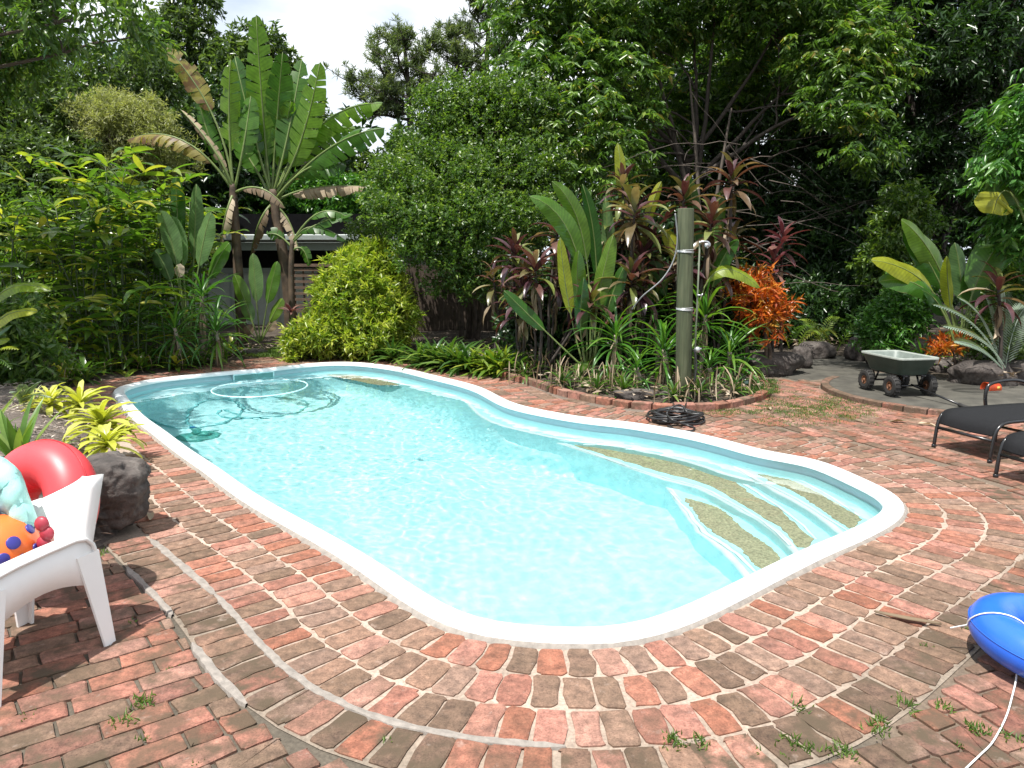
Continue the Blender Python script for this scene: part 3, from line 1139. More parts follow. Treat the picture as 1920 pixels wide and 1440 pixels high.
M['concrete'] = simple('concrete', (.062, .058, .047), .92, var=.4, scale=5, bmp=.5, bscale=40)
M['rock'] = None
m, nt, b = newmat('rock')
n1 = noise(nt, 4.0, 8, .65, dist=.6)
n2 = noise(nt, 22.0, 6, .6)
c1 = ramp(nt, n1.outputs['Fac'], [(.3, (.035, .03, .027)), (.52, (.075, .062, .055)), (.68, (.14, .125, .11)), (.8, (.22, .2, .18))])
c2 = mixc(nt, 1.0, c1.outputs[0], ramp(nt, n2.outputs['Fac'], [(.3, (.6, .6, .6)), (.7, (1.3, 1.3, 1.3))]).outputs[0], 'MULTIPLY')
nt.links.new(c2.outputs[0], b.inputs['Base Color'])
b.inputs['Roughness'].default_value = .85
bump(nt, b, n2.outputs['Fac'], .8, .02)
M['rock'] = m

pth = mound('shaded_path', [G(x, y) for x, y in [(1440, 712), (1500, 690), (1525, 655), (1560, 640), (1640, 650), (1660, 680), (1650, 705), (1560, 714), (1490, 722)]], .012, M['concrete'], rings=4, edge=.002)

# round concrete pad with a brick rim
pad_t = struct(link('concrete_pad', None))
mb = MB()
px_, py_, pr_ = PAD
lathe(mb, [(pr_ - .09, -.02), (pr_ - .09, .052), (pr_ - .13, .058), (.01, .062)], 64, Matrix.Translation((px_, py_, 0)))
mb.build('slab', M['concrete'], pad_t)
nb = int(2 * math.pi * pr_ / .245)
for k in range(nb):
    a = 2 * math.pi * k / nb
    if math.sin(a) > .75: continue
    mb = MB()
    Mx = Matrix.Translation((px_ + (pr_ - .045) * math.cos(a), py_ + (pr_ - .045) * math.sin(a), .02)) @ Matrix.Rotation(a + R.gauss(0, .02), 4, 'Z')
    box(mb, (0, 0, 0), (.1, .232, .085), Mx, bev=.008)
    o = mb.build('brick', M['brick'], pad_t, smooth=False)
    c = R.choice(BROWNS + BROWNS + REDS)
    o.data.attributes.new('bc', 'FLOAT_COLOR', 'POINT').data.foreach_set('color', [c[0] * .75, c[1] * .75, c[2] * .75, 1] * len(mb.v))
    o.data.attributes.new('dirt', 'FLOAT', 'POINT').data.foreach_set('value', [.9] * len(mb.v))

# brick edging of the island bed
edg = thing('brick_edging', 'low red brick edging laid end to end around the post garden bed', 'edging', (0, 0, 0))
line = resample(catmull(ISLAND[:11], 8), 400, False)
L_ = sum((line[i + 1] - line[i]).length for i in range(399))
ne = int(L_ / .236)
line = resample(line, ne + 1, False)
for k in range(ne):
    a, b_ = line[k], line[k + 1]
    d = b_ - a
    an = math.atan2(d.y, d.x) + R.gauss(0, .05)
    c = (a + b_) / 2
    mb = MB()
    box(mb, (0, 0, 0), (R.uniform(.205, .226), .105, .115), Matrix.Translation((c.x, c.y, .025 + R.gauss(0, .005))) @ Matrix.Rotation(an, 4, 'Z') @ Matrix.Rotation(R.gauss(0, .05), 4, 'X'), bev=.008)
    o = mb.build('brick', M['brick'], edg, smooth=False)
    cc = R.choice(REDS) if R.random() < .75 else R.choice(BROWNS)
    o.data.attributes.new('bc', 'FLOAT_COLOR', 'POINT').data.foreach_set('color', [*cc, 1] * len(mb.v))
    o.data.attributes.new('dirt', 'FLOAT', 'POINT').data.foreach_set('value', [R.uniform(.3, .9)] * len(mb.v))


def rock_mesh(seed, sx, sy, sz, sub=4, rough=.22, flat=.0):
    import bmesh
    from mathutils import noise as mn
    bm = bmesh.new()
    bmesh.ops.create_icosphere(bm, subdivisions=sub, radius=1)
    o = Vector((seed * 3.17, seed * 1.71, seed * .37))
    for v in bm.verts:
        p = v.co.copy()
        d = 1 + rough * mn.fractal(p * 1.1 + o, 1.0, 2.0, 5) + rough * .30 * mn.ridged_multi_fractal(p * 2.2 + o, 1.0, 2.0, 5, 1.0, 2.0) * .25 - .03 + rough * .6 * (abs(mn.noise(p * 2.1 + o)) - .3) - rough * .35 * max(0, .12 - abs(mn.noise(p * 1.4 + o * 2))) / .12 * .5
        cell = mn.cell(p * 1.6 + o)
        p = p * d
        if p.z > .72 - flat: p.z = .72 - flat + (p.z - .72 + flat) * .25
        v.co = Vector((p.x * sx, p.y * sy, p.z * sz))
    me = bpy.data.meshes.new('rock')
    bm.to_mesh(me)
    bm.free()
    me.materials.append(M['rock'])
    me.polygons.foreach_set('use_smooth', [True] * len(me.polygons))
    return me


def rock(loc, s, seed, label, rz=0, group=None, flat=0.0, rough=.27, z=None, sub=4):
    o = link('rock', rock_mesh(seed, *s, rough=rough, flat=flat, sub=sub), None, (loc.x, loc.y, s[2] * .55 if z is None else z))
    o.rotation_euler = (0, 0, rz)
    return tag(o, label, 'rock', group)


rock(G(178, 1015) + Vector((-.15, .12, 0)), (.33, .34, .36), 3, 'large rounded dark rock at the corner of the mulch bed beside the white chair', .9, rough=.42, sub=6)
rock(G(88, 742), (.22, .18, .14), 5, 'dark rock in the shade behind the yellow bromeliads')
rock(G(1450, 700), (.42, .34, .24), 8, 'broad dark boulder at the right tip of the post bed behind', .2)
rock(G(1503, 690), (.13, .2, .26), 11, 'narrow upright rock leaning on the broad boulder by the path')
rock(G(1530, 672), (.3, .22, .22), 13, 'low dark rock in deep shade at the head of the path')
rock(G(1612, 676), (.26, .24, .3), 14, 'dark rock in deep shade just left of the garden cart')
rock(G(1660, 684), (.32, .2, .16), 15, 'low pale-topped rock in shade behind the tub of the cart')
rock(G(1760, 706), (.2, .2, .2), 16, 'dark rock half hidden behind the right wheel of the cart')
rock(G(1838, 726), (.42, .3, .27), 17, 'long dark boulder behind the orange cup', -.1)
rock(G(1925, 726), (.34, .3, .3), 18, 'flat-topped dark rock at the edge behind the loungers', 0, flat=.15)
rock(G(1188, 752), (.26, .14, .12), 19, 'reddish flat stone lying on the soil left of the timber post', flat=.2)
rock(G(1252, 752), (.12, .1, .09), 20, 'small grey stone at the foot of the timber post')
rock(G(470, 668), (.3, .2, .1), 22, 'low pale stone at the far pool edge under the banana plants')

# ------------------------------------------------------------------ white resin chair
M['resin'] = simple('resin_white', (.80, .79, .77), .42, var=.03, scale=6)
A_, B_, Cc = G(208, 1208), G(-6, 1322), G(70, 1178)
sdir = (Cc - A_); sdir.z = 0; sdir.normalize()
chair = thing('plastic_chair', 'white moulded plastic armchair piled with pool toys beside the rock', 'chair', (A_.x, A_.y, 0), math.atan2(sdir.y, sdir.x))
# local x runs along the back to the far side, local y is mirrored: forward is -y
F_ = -1.0 if (Vector((-sdir.y, sdir.x)).dot(Vector(((B_ - A_).x, (B_ - A_).y))) < 0) else 1.0
CW = .52


def ch(x, y, z): return Vector((x, y * F_, z))


mb = MB()
rows = []
for i in range(9):
    t = i / 8
    z = .31 + .43 * t
    row = []
    for j in range(9):
        s = j / 8
        x = .105 + (CW - .21) * s - (.0 if t < .8 else 0)
        bow = .05 * (2 * s - 1) ** 2
        zz = z - .15 * t * s
        row.append(ch(x, .045 - .13 * t + bow, zz))
    rows.append(row)
sheet(mb, rows, .012)
back = mb.build('backrest', M['resin'], chair)
for sgn, xx in ((0, .09), (1, CW - .09)):
    mb = MB()
    rows = []
    for i in range(9):
        t = i / 8
        z = .30 + (.435 - (.15 if sgn else 0)) * t
        rows.append([ch(xx + (-.018 if sgn == 0 else .018), .03 - .13 * t, z), ch(xx, .10 - .13 * t, z + .004)])
    sheet(mb, rows, .016)
    mb.build('back_flange', M['resin'], chair)
mb = MB()
rows = [[ch(.10 + (CW - .2) * j / 6, .05 + .42 * i / 8, .335 - .02 * math.sin(math.pi * i / 8) + .012 * (2 * j / 6 - 1) ** 2 - (.03 if i == 8 else 0)) for j in range(7)] for i in range(9)]
sheet(mb, rows, .012)
mb.build('seat', M['resin'], chair)
for sgn in (0, 1):
    k = (lambda x: x) if sgn == 0 else (lambda x: CW - x)
    mb = MB()
    prof = [(-.02, .30), (-.015, .40), (.0, .455), (.03, .485), (.08, .495), (.2, .492), (.34, .484), (.44, .472), (.49, .44), (.505, .38), (.51, .30)]
    sheet(mb, [[ch(k(.045), y, z), ch(k(.075), y, z + .004), ch(k(.125), y, z)] for y, z in prof], .014)
    mb.build('arm', M['resin'], chair)
    mb = MB()
    rows = []
    for i in range(13):
        y = -.01 + .51 * i / 12
        zt = np.interp(y, [p[0] for p in prof[:8]] + [.5], [p[1] for p in prof[:8]] + [.42]) - .004
        zb = .26 + .075 * math.sin(math.pi * i / 12) if 0 < i < 12 else .2
        rows.append([ch(k(.06), y, zt), ch(k(.055), y, (zt + zb) / 2), ch(k(.05), y, zb)])
    sheet(mb, rows, .01)
    mb.build('side_panel', M['resin'], chair)
    for yf, y_top, yb in ((0, .0, .0), (1, .48, .50)):
        mb = MB()
        foot_y = -.0 if yf == 0 else .53
        d = 1 if yf == 0 else -1
        rows = []
        for i in range(7):
            t = i / 6
            x = .05 - .05 * t
            y = y_top + (foot_y - y_top) * t - d * .02
            w = .105 - .055 * t
            rows.append([ch(k(x + .05 - .02 * t), y, .42 * (1 - t)), ch(k(x), y, .42 * (1 - t)), ch(k(x), y + d * w, .42 * (1 - t))])
        sheet(mb, rows, .012)
        mb.build('leg', M['resin'], chair, smooth=False)

M['red_vinyl'] = simple('red_vinyl', (.62, .05, .06), .45, var=.05, spec=.6)
M['blue_vinyl'] = simple('blue_vinyl', (.02, .12, .60), .3, var=.05, spec=.6)
M['mint'] = simple('mint_cloth', (.38, .72, .66), .8, var=.06, bmp=.4, bscale=160)
M['clear_rim'] = simple('clear_rim', (.55, .78, .76), .2, var=.04, spec=.7)
M['purple'] = simple('purple_vinyl', (.20, .10, .45), .35, var=.08)
M['orange'] = simple('orange_vinyl', (.80, .16, .03), .35, var=.05)
M['navy'] = simple('navy_print', (.03, .03, .22), .4)
M['maroon'] = simple('maroon_vinyl', (.32, .03, .05), .4)
M['seam'] = simple('seam', (.45, .02, .03), .4)
M['white_rope'] = simple('white_rope', (.75, .74, .72), .7)


def ring_toy(name, mat, mats, label, loc, rot, Rm, r, group=None, wr=.012):
    t = thing(name, label, 'swim ring', loc)
    t.rotation_euler = rot
    mb = MB()
    vs, fs = [], []
    n, k_ = 64, 20
    rr = random.Random(4)
    for i in range(n):
        a = 2 * math.pi * i / n
        for j in range(k_):
            b = 2 * math.pi * j / k_
            pin = wr * math.exp(-((math.cos(b) + 1) / .25) ** 2) * math.sin(a * 19)          # puckers along the inner seam
            q = r + pin * .5
            vs.append(((Rm + q * math.cos(b)) * math.cos(a), (Rm + q * math.cos(b)) * math.sin(a), q * math.sin(b)))
    for i in range(n):
        for j in range(k_):
            fs.append((i * k_ + j, ((i + 1) % n) * k_ + j, ((i + 1) % n) * k_ + (j + 1) % k_, i * k_ + (j + 1) % k_))
    mb.add(vs, fs)
    mb.build('tube', mat, t)
    for b in (math.radians(8), ):
        mb = MB()
        tube(mb, [((Rm + (r + .001) * math.cos(b)) * math.cos(2 * math.pi * i / 64), (Rm + (r + .001) * math.cos(b)) * math.sin(2 * math.pi * i / 64), (r + .001) * math.sin(b)) for i in range(64)], .0022, 5, True)
        mb.build('seam', mats, t)
    return t


rc = P(74, 950, 3.5)
red = ring_toy('swim_ring', M['red_vinyl'], M['seam'], 'red inflatable swim ring leaning in the white plastic chair', rc, (math.radians(70), math.radians(-12), math.radians(-16)), .21, .118)

# mint towel roll with a clear piped rim, in front of the ring
towel = thing('beach_towel', 'mint green towel bag with a shiny piped rim on the chair', 'towel', (0, 0, 0))
mb = MB()
rows = []
tl = [(-60, 855), (-10, 862), (12, 872), (30, 900), (42, 940), (60, 985)]
bl = [(-60, 1010), (-30, 985), (-5, 965), (15, 975), (35, 985), (52, 994)]
for i in range(12):
    t = i / 11
    a = Vector(np.array([np.interp(t * 5, range(6), [p[k] for p in tl]) for k in (0, 1)]).tolist() + [0])
    b = Vector(np.array([np.interp(t * 5, range(6), [p[k] for p in bl]) for k in (0, 1)]).tolist() + [0])
    row = []
    for j in range(8):
        s = j / 7
        q = a + (b - a) * s
        row.append(P(q.x, q.y + math.sin(i * 1.9) * 2, 3.12 - .10 * math.sin(math.pi * s) + .015 * math.sin(i * 2.3 + j)))
    rows.append(row)
sheet(mb, rows, .06)
mb.build('cloth', M['mint'], towel)
for dy, rr in ((0, .018), (14, .014)):
    mb = MB()
    tube(mb, catmull([P(x, y + dy, 3.04) for x, y in [(-80, 905), (-20, 940), (10, 962), (35, 984), (58, 992)]], 6), rr, 10)
    mb.build('rim', M['clear_rim'], towel)

# spotted inflatable toy on the seat
toy = thing('inflatable_toy', 'orange and purple inflatable toy with dark blue spots on the chair seat', 'pool toy', P(0, 1032, 2.98))
mb = MB()
lathe(mb, [(.15 * math.sin(math.pi * i / 16) + .002, -.15 * math.cos(math.pi * i / 16)) for i in range(17)], 32, Matrix.Rotation(math.radians(38), 4, 'Y'))
mb.build('body', M['orange'], toy)
mb = MB()
lathe(mb, [(.005, -.01), (.09, 0), (.12, .04), (.10, .09), (.05, .13), (.005, .14)], 24, Matrix.Translation((-.07, -.02, .06)) @ Matrix.Rotation(math.radians(-35), 4, 'Y'))
mb.build('purple_half', M['purple'], toy)
c0_ = toy.location.copy()
cam0 = Vector((0, 0, CAMH))
for (px, py, rr) in ((25, 1018, .027), (56, 992, .022), (6, 1048, .024), (42, 1046, .018), (66, 1026, .016), (38, 968, .018)):
    d = ray(px, py).normalized()
    oc = cam0 - c0_
    bq = oc.dot(d); disc = bq * bq - (oc.length_squared - .150 ** 2)
    if disc < 0: continue
    q = cam0 + d * (-bq - math.sqrt(disc))
    nrm = (q - c0_).normalized()
    mb = MB()
    lathe(mb, [(rr, -.012), (rr, .004), (rr * .9, .006), (.001, .0065)], 18, Matrix.Translation(q - c0_) @ nrm.to_track_quat('Z', 'Y').to_matrix().to_4x4())
    mb.build('spot', M['navy'], toy)
for i, (px, py) in enumerate([(78, 982), (88, 1000), (82, 1018)]):
    mb = MB()
    lathe(mb, [(.002, -.014), (.024, -.010), (.032, 0), (.024, .010), (.002, .014)], 14, Matrix.Translation(P(px, py, 2.99) - c0_) @ Matrix.Rotation(math.radians(80), 4, 'X'))
    mb.build('fin', M['maroon'], toy)

# ------------------------------------------------------------------ blue ring with its rope at the right
bc = Vector((2.23, 2.83, .112))
blue = ring_toy('swim_ring', M['blue_vinyl'], M['blue_vinyl'], 'blue inflatable swim ring lying on the bricks at the right edge', bc, (math.radians(5), math.radians(6), .3), .235, .092, wr=.02)
mb = MB()
rp = []
for i in range(15):
    q = i / 14
    a_, b_ = 2.45 + .62 * q, math.radians(-15 + 185 * q)
    r_ = .235 + .096 * math.cos(b_)
    rp.append((r_ * math.cos(a_), r_ * math.sin(a_), .096 * math.sin(b_)))
tube(mb, [(rp[0][0] - .05, rp[0][1] + .03, rp[0][2] - .03)] + rp, .0032, 6)
mb.build('grab_rope', M['white_rope'], blue)
mb = MB()
tube(mb, catmull([G(1908, 1250, .06), G(1905, 1275, .03), G(1898, 1305, .016), G(1886, 1345, .014), G(1862, 1390, .014), G(1838, 1415, .014), G(1815, 1437, .014), G(1790, 1462, .014)], 8), .0033, 6)
tag(mb.build('cord', M['white_rope']), 'thin white cord trailing from the blue swim ring across the bricks', 'cord')

# ------------------------------------------------------------------ sun loungers
M['black_metal'] = simple('black_metal', (.012, .012, .013), .25, var=.1, spec=.6)
M['sling'] = simple('sling', (.014, .0145, .016), .85, var=.2, scale=90, bmp=.3, bscale=400, spec=.15)


def lounger(near, far, label, Lx=1.9, arm=False):
    ax = (near - far); ax.z = 0
    w = max(.56, ax.length)
    ang = math.atan2(-ax.x, ax.y) if False else math.atan2(ax.y, ax.x) + math.pi / 2
    t = thing('sun_lounger', label, 'sun lounger', (far.x, far.y, 0), ang, 'black sun loungers')
    # local: x along the lounger away from the foot end, y from far rail (0) to near rail (-w)
    H = .335
    prof = [(-.01, 0.0), (.0, .12), (.012, .21), (.03, .27), (.075, .315), (.15, H), (.4, H + .004), (.8, H + .004), (1.2, H), (1.55, H + .02), (Lx, H + .10)]
    for y in (0, -w):
        mb = MB()
        tube(mb, [(x, y, z) for x, z in [prof[0]] + [(p.x, p.z) for p in catmull([Vector((x, 0, z)) for x, z in prof], 4)][2:]], .015, 8)
        mb.build('side_rail', M['black_metal'], t)
        mb = MB()
        tube(mb, [(.75, y, H), (.72, y, .15), (.70, y, 0)], .015, 8)
        mb.build('leg', M['black_metal'], t)
        mb = MB()
        lathe(mb, [(.019, 0), (.019, .03), (.015, .032)], 10, Matrix.Translation((-.01, y, 0)))
        mb.build('foot_cap', M['black_metal'], t)
    mb = MB()
    tube(mb, [(.01, -.01, .185), (.01, -w + .01, .185)], .014, 8)
    mb.build('cross_bar', M['black_metal'], t)
    mb = MB()
    tube(mb, [(.72, -.01, .15), (.72, -w + .01, .15)], .012, 8)
    mb.build('cross_bar', M['black_metal'], t)
    mb = MB()
    rows = []
    for x, z in [(p.x, p.z) for p in catmull([Vector((x, 0, z)) for x, z in prof[2:]], 4)]:
        rows.append([(x, -w * j / 6, z + .014 - .012 * math.sin(math.pi * j / 6)) for j in range(7)])
    sheet(mb, rows, .006)
    mb.build('sling', M['sling'], t)
    if arm:
        mb = MB()
        tube(mb, catmull([(.62, .05, .30), (.60, .055, .42), (.62, .055, .52), (.72, .055, .555), (.95, .055, .56), (1.2, .05, .5)], 5), .016, 8)
        mb.build('armrest', M['black_metal'], t)
    return t


lounger(G(1840, 864), G(1752, 839), 'black mesh sun lounger with armrest, further one, foot end toward the pool', arm=True)
lf = G(1868, 896)
lounger(lf + (G(1840, 864) - G(1752, 839)), lf, 'black mesh sun lounger cut by the right edge, nearer the pool corner')

# ------------------------------------------------------------------ garden cart
M['tub'] = simple('tub_green', (.055, .085, .07), .45, var=.12)
M['tub_rim'] = simple('tub_rim', (.27, .30, .27), .5, var=.15)
M['tub_in'] = simple('tub_inside', (.16, .19, .17), .5, var=.2)
M['rubber'] = simple('rubber', (.02, .019, .018), .8, var=.3, scale=30)
M['rust'] = simple('rusty_hub', (.16, .07, .035), .6, var=.4, scale=30)
cz = .06
c0, c1_, c2_, c3_ = G(1634, 664, .52), G(1700, 677, .52), G(1763, 674, .52), G(1681, 659, .52)
cc = (c0 + c1_ + c2_ + c3_) / 4
dirf = (c1_ - c0); dirf.z = 0; dirf.normalize()
cart = thing('garden_cart', 'green plastic four-wheeled garden cart parked on the round concrete pad', 'garden cart', (cc.x, cc.y + .1, cz), math.atan2(dirf.y, dirf.x))
# local x = forward (towards the handle), y = left
mb = MB()
zs = [(.26, .30, .18), (.27, .31, .19), (.36, .345, .215), (.365, .355, .225), (.44, .38, .24), (.445, .39, .25), (.462, .395, .255)]


def rrect(hx, hy, z, rc_=.06):
    pts = []
    for sx, sy, a0 in ((1, 1, 0), (-1, 1, 90), (-1, -1, 180), (1, -1, 270)):
        for a in (0, 30, 60, 90):
            an = math.radians(a0 + a)
            pts.append((sx * (hx - rc_) + rc_ * math.cos(an), sy * (hy - rc_) + rc_ * math.sin(an), z))
    return pts


def loft(mb, rings_, mi=0, capb=True, capt=False):
    n = len(rings_[0])
    vs = [p for r in rings_ for p in r]
    fs = []
    for i in range(len(rings_) - 1):
        for k in range(n):
            k2 = (k + 1) % n
            fs.append((i * n + k, i * n + k2, (i + 1) * n + k2, (i + 1) * n + k))
    if capb: fs.append(tuple(range(n - 1, -1, -1)))
    if capt: fs.append(tuple((len(rings_) - 1) * n + k for k in range(n)))
    mb.add(vs, fs, mi)


loft(mb, [rrect(hx, hy, z) for z, hx, hy in zs])
mb.build('tub', M['tub'], cart)
mb = MB()
loft(mb, [rrect(hx, hy, z) for z, hx, hy in [(.452, .402, .262), (.474, .404, .264), (.478, .396, .256), (.470, .380, .240), (.462, .378, .238)]], capb=False)
mb.build('tub_rim', M['tub_rim'], cart)
mb = MB()
loft(mb, [rrect(hx, hy, z) for z, hx, hy in [(.468, .381, .241), (.38, .335, .205), (.30, .30, .18), (.295, .27, .16)]], capb=False, capt=True)
mb.build('tub_liner', M['tub_in'], cart)
mb = MB()
for y in (-.12, .12):
    tube(mb, [(-.34, y, .25), (.34, y, .25)], .014, 8)
for x in (-.25, .25):
    tube(mb, [(x, -.24, .125), (x, .24, .125)], .012, 8)
    for y in (-.12, .12):
        tube(mb, [(x, y, .125), (x * .75, y, .25)], .012, 8)
        tube(mb, [(x, y, .125), (x * 1.2, y, .25)], .010, 8)
mb.build('chassis', M['black_metal'], cart)
for x in (-.25, .25):
    for y in (-.24, .24):
        w = thing('wheel', None, None, (x, y, .128))
        w.parent = cart
        Mx = Matrix.Rotation(math.pi / 2, 4, 'X')
        mb = MB()
        lathe(mb, [(.055, -.035), (.085, -.042), (.115, -.036), (.127, -.015), (.127, .015), (.115, .036), (.085, .042), (.055, .035), (.055, -.035)], 24, Mx)
        for k in range(18):
            a = 2 * math.pi * k / 18
            box(mb, (.126 * math.cos(a), 0, .126 * math.sin(a)), (.012, .06, .012), None)
        mb.build('tyre', M['rubber'], w, smooth=False)
        mb = MB()
        lathe(mb, [(.056, -.03), (.05, -.034), (.03, -.012), (.018, -.04), (.006, -.042)], 20, Mx)
        lathe(mb, [(.056, .03), (.05, .034), (.03, .012), (.018, .04), (.006, .042)], 20, Mx)
        mb.build('rim', M['rust'], w)
mb = MB()
inv = (Matrix.Translation((cc.x, cc.y + .1, cz)) @ Matrix.Rotation(math.atan2(dirf.y, dirf.x), 4, 'Z')).inverted()
h0, h1 = Vector((.27, .0, .14)), inv @ G(1812, 764, .07)
tube(mb, [h0, h1], .013, 8)
mb.build('handle', M['black_metal'], cart)
mb = MB()
dv = (h1 - h0).normalized()
sv = Vector((-dv.y, dv.x, 0)).normalized()
tube(mb, catmull([h1, h1 + sv * .05 + dv * .04, h1 + sv * .055 + dv * .12, h1 + dv * .15, h1 - sv * .055 + dv * .12, h1 - sv * .05 + dv * .04], 5, True), .014, 8, True)
tube(mb, [h1 - dv * .1, h1 + dv * .02], .022, 8)
mb.build('grip', M['rubber'], cart)

# orange cup lying by the boulder
M['cup'] = simple('cup_orange', (.75, .09, .02), .4, var=.06)
M['cup_label'] = simple('cup_label', (.7, .45, .1), .5)
cl = G(1858, 740)
cup = thing('plastic_cup', 'orange plastic cup lying on its side in front of the boulder', 'cup', (cl.x, cl.y, .062 + .0), math.radians(8))
Mx = Matrix.Rotation(math.radians(90), 4, 'Y') @ Matrix.Translation((0, 0, -.09))
mb = MB()
lathe(mb, [(.05, .18), (.062, .18), (.078, .0), (.082, 0), (.08, -.004), (.073, 0), (.048, .174), (.001, .176)], 24, Matrix.Translation((0, 0, .02)) @ Mx)
mb.build('cup_body', M['cup'], cup)
mb = MB()
box(mb, (.04, -.067, .035), (.04, .006, .035), None, bev=.002)
mb.build('sticker', M['cup_label'], cup)

# ------------------------------------------------------------------ timber post with pipe and ties
m, nt, b = newmat('green_post')
mp = N(nt, 'ShaderNodeMapping')
mp.inputs['Scale'].default_value = (30, 30, 2.0)
nt.links.new(pos(nt), mp.inputs['Vector'])
n1 = noise(nt, 1.0, 6, .6, vec=mp.outputs[0])
n2 = noise(nt, 3.0, 3)
r1 = ramp(nt, n1.outputs['Fac'], [(.3, (.026, .034, .015)), (.55, (.055, .068, .032)), (.75, (.09, .097, .056))])
c2 = mixc(nt, 1.0, r1.outputs[0], ramp(nt, n2.outputs['Fac'], [(.3, (.8, .8, .8)), (.7, (1.12, 1.1, 1.1))]).outputs[0], 'MULTIPLY')
nt.links.new(c2.outputs[0], b.inputs['Base Color'])
b.inputs['Roughness'].default_value = .85
bump(nt, b, n1.outputs['Fac'], .5, .01)
M['post'] = m
M['galv'] = simple('galvanised', (.5, .52, .53), .35, metal=.7, var=.2, scale=30)
M['wire'] = simple('tie_wire', (.6, .62, .63), .35, metal=.4)
M['conduit'] = simple('conduit', (.10, .12, .08), .6, var=.2)
pb = G(1281, 753)
ptop = P(1286, 391, pb.y)
hp = ptop.z
post = thing('timber_post', 'tall round greenish treated timber post with wire ties standing in the garden bed', 'post', (pb.x, pb.y, 0))
lean = (ptop.x - pb.x) / hp
sh = Matrix.Identity(4); sh[0][2] = lean
mb = MB()
lathe(mb, [(.094, -.1), (.094, .3), (.092, hp - .012), (.085, hp), (.001, hp + .004)], 28, sh)
mb.build('pole', M['post'], post)


def onp(py): return P(1284, py, pb.y).z


for py in (471, 579):
    for dz in (-.012, 0, .013):
        z = onp(py) + dz
        mb = MB()
        tube(mb, [(lean * z + .0955 * math.cos(a), .0955 * math.sin(a), z + .006 * math.sin(a + dz * 90)) for a in [2 * math.pi * i / 24 for i in range(24)]], .0045, 5, True)
        mb.build('wire_tie', M['wire'], post)
mb = MB()
tube(mb, [(.112, -.03, .0), (.112 + .0, -.03, onp(600)), (.116, -.03, onp(455))], .0105, 8)
mb.build('conduit', M['conduit'], post)
mb = MB()
zz = onp(455)
tube(mb, catmull([(.10, -.05, zz), (.15, -.06, zz + .012), (.20, -.06, zz + .006), (.225, -.06, zz - .03), (.19, -.06, zz - .06)], 4), .011, 8)
box(mb, (.19, -.05, zz - .03), (.05, .05, .05), None, bev=.01)
mb.build('tap', M['galv'], post)
mb = MB()
zz = onp(553)
tube(mb, [(.10, -.05, zz), (.155, -.06, zz)], .009, 8)
tube(mb, [(.15, -.06, zz - .02), (.165, -.06, zz + .02)], .007, 6)
mb.build('hook', M['galv'], post)
mb = MB()
zz = onp(655)
box(mb, (.135, -.04, zz), (.05, .05, .07), None, bev=.01)
tube(mb, [(.10, -.04, zz + .01), (.18, -.05, zz + .01)], .014, 8)
mb.build('valve', M['galv'], post)

# cable hanging from the post into the plants
M['cable'] = simple('grey_cable', (.16, .17, .17), .6)
M['black_hose'] = simple('black_hose', (.018, .018, .019), .38, var=.2, spec=.6)
mb = MB()
y0 = pb.y - .1
tube(mb, catmull([P(1266, 400, y0), P(1270, 450, y0), P(1262, 490, y0), P(1240, 525, y0 - .05), P(1205, 555, y0 - .05), P(1185, 580, y0 + .1)], 8), .009, 6)
tag(mb.build('cable', M['cable']), 'grey cable looping from the timber post down into the plants', 'cable')

# black hose: coil on the bricks plus the tail that climbs the post
hc = G(1266, 790)
mb = MB()
pts = []
rr = random.Random(9)
NL = 11
for i in range(NL * 22):
    a = 2 * math.pi * i / 22
    l = i // 22
    rad = .235 + .035 * math.sin(l * 2.4) + .015 * math.sin(a * 2 + l)
    pts.append(Vector((hc.x + .03 * math.sin(l * 1.7) + rad * math.cos(a), hc.y + .02 * math.cos(l * 2.2) + rad * math.sin(a), .022 + .0075 * l + .012 * math.sin(a * 3 + l * 1.1))))
for q in [(1290, 775, .14), (1278, 760, .2), (1262, 763, .2), (1250, 775, .13), (1262, 788, .09), (1284, 796, .03), (1302, 802, .016), (1296, 808, .014), (1270, 806, .014), (1252, 798, .016)]:
    pts.append(G(*q))
tube(mb, resample(catmull(pts, 3), 760, False), .0105, 6)
hose = tag(mb.build('coiled_hose', M['black_hose']), 'black garden hose coiled on the bricks at the pool edge', 'hose')
mb = MB()
tube(mb, catmull([G(1281, 772, .1), P(1292, 742, pb.y - .13), P(1302, 715, pb.y - .12), P(1306, 680, pb.y - .1), P(1301, 655, pb.y - .09)], 8), .010, 6)
tag(mb.build('hose_tail', M['black_hose']), 'black hose end rising from the coil to the valve on the post', 'hose')

# solar light
sl = G(1398, 735)
lt = thing('solar_light', 'small dark round solar garden light at the edge of the bed', 'garden light', (sl.x, sl.y, .05))
mb = MB()
lathe(mb, [(.008, -.1), (.008, .1)], 8)
mb.build('stake', M['black_metal'], lt)
mb = MB()
lathe(mb, [(.03, .06), (.035, .11)], 14)
mb.build('lens', M['clear_rim'], lt)
mb = MB()
lathe(mb, [(.085, .112), (.088, .122), (.05, .132), (.001, .134)], 20)
mb.build('cap', M['black_metal'], lt)

# ------------------------------------------------------------------ in the pool: skimmer, floating hose, cleaner
M['dark_slot'] = simple('dark_slot', (.10, .28, .27), .5)
M['pvc_white'] = simple('pvc_white', (.45, .70, .72), .35)
M['hose_aqua'] = simple('hose_aqua', (.20, .55, .58), .4)
M['cleaner_green'] = simple('cleaner_green', (.09, .38, .35), .5)
M['cleaner_blue'] = simple('cleaner_blue', (.03, .22, .5), .4)
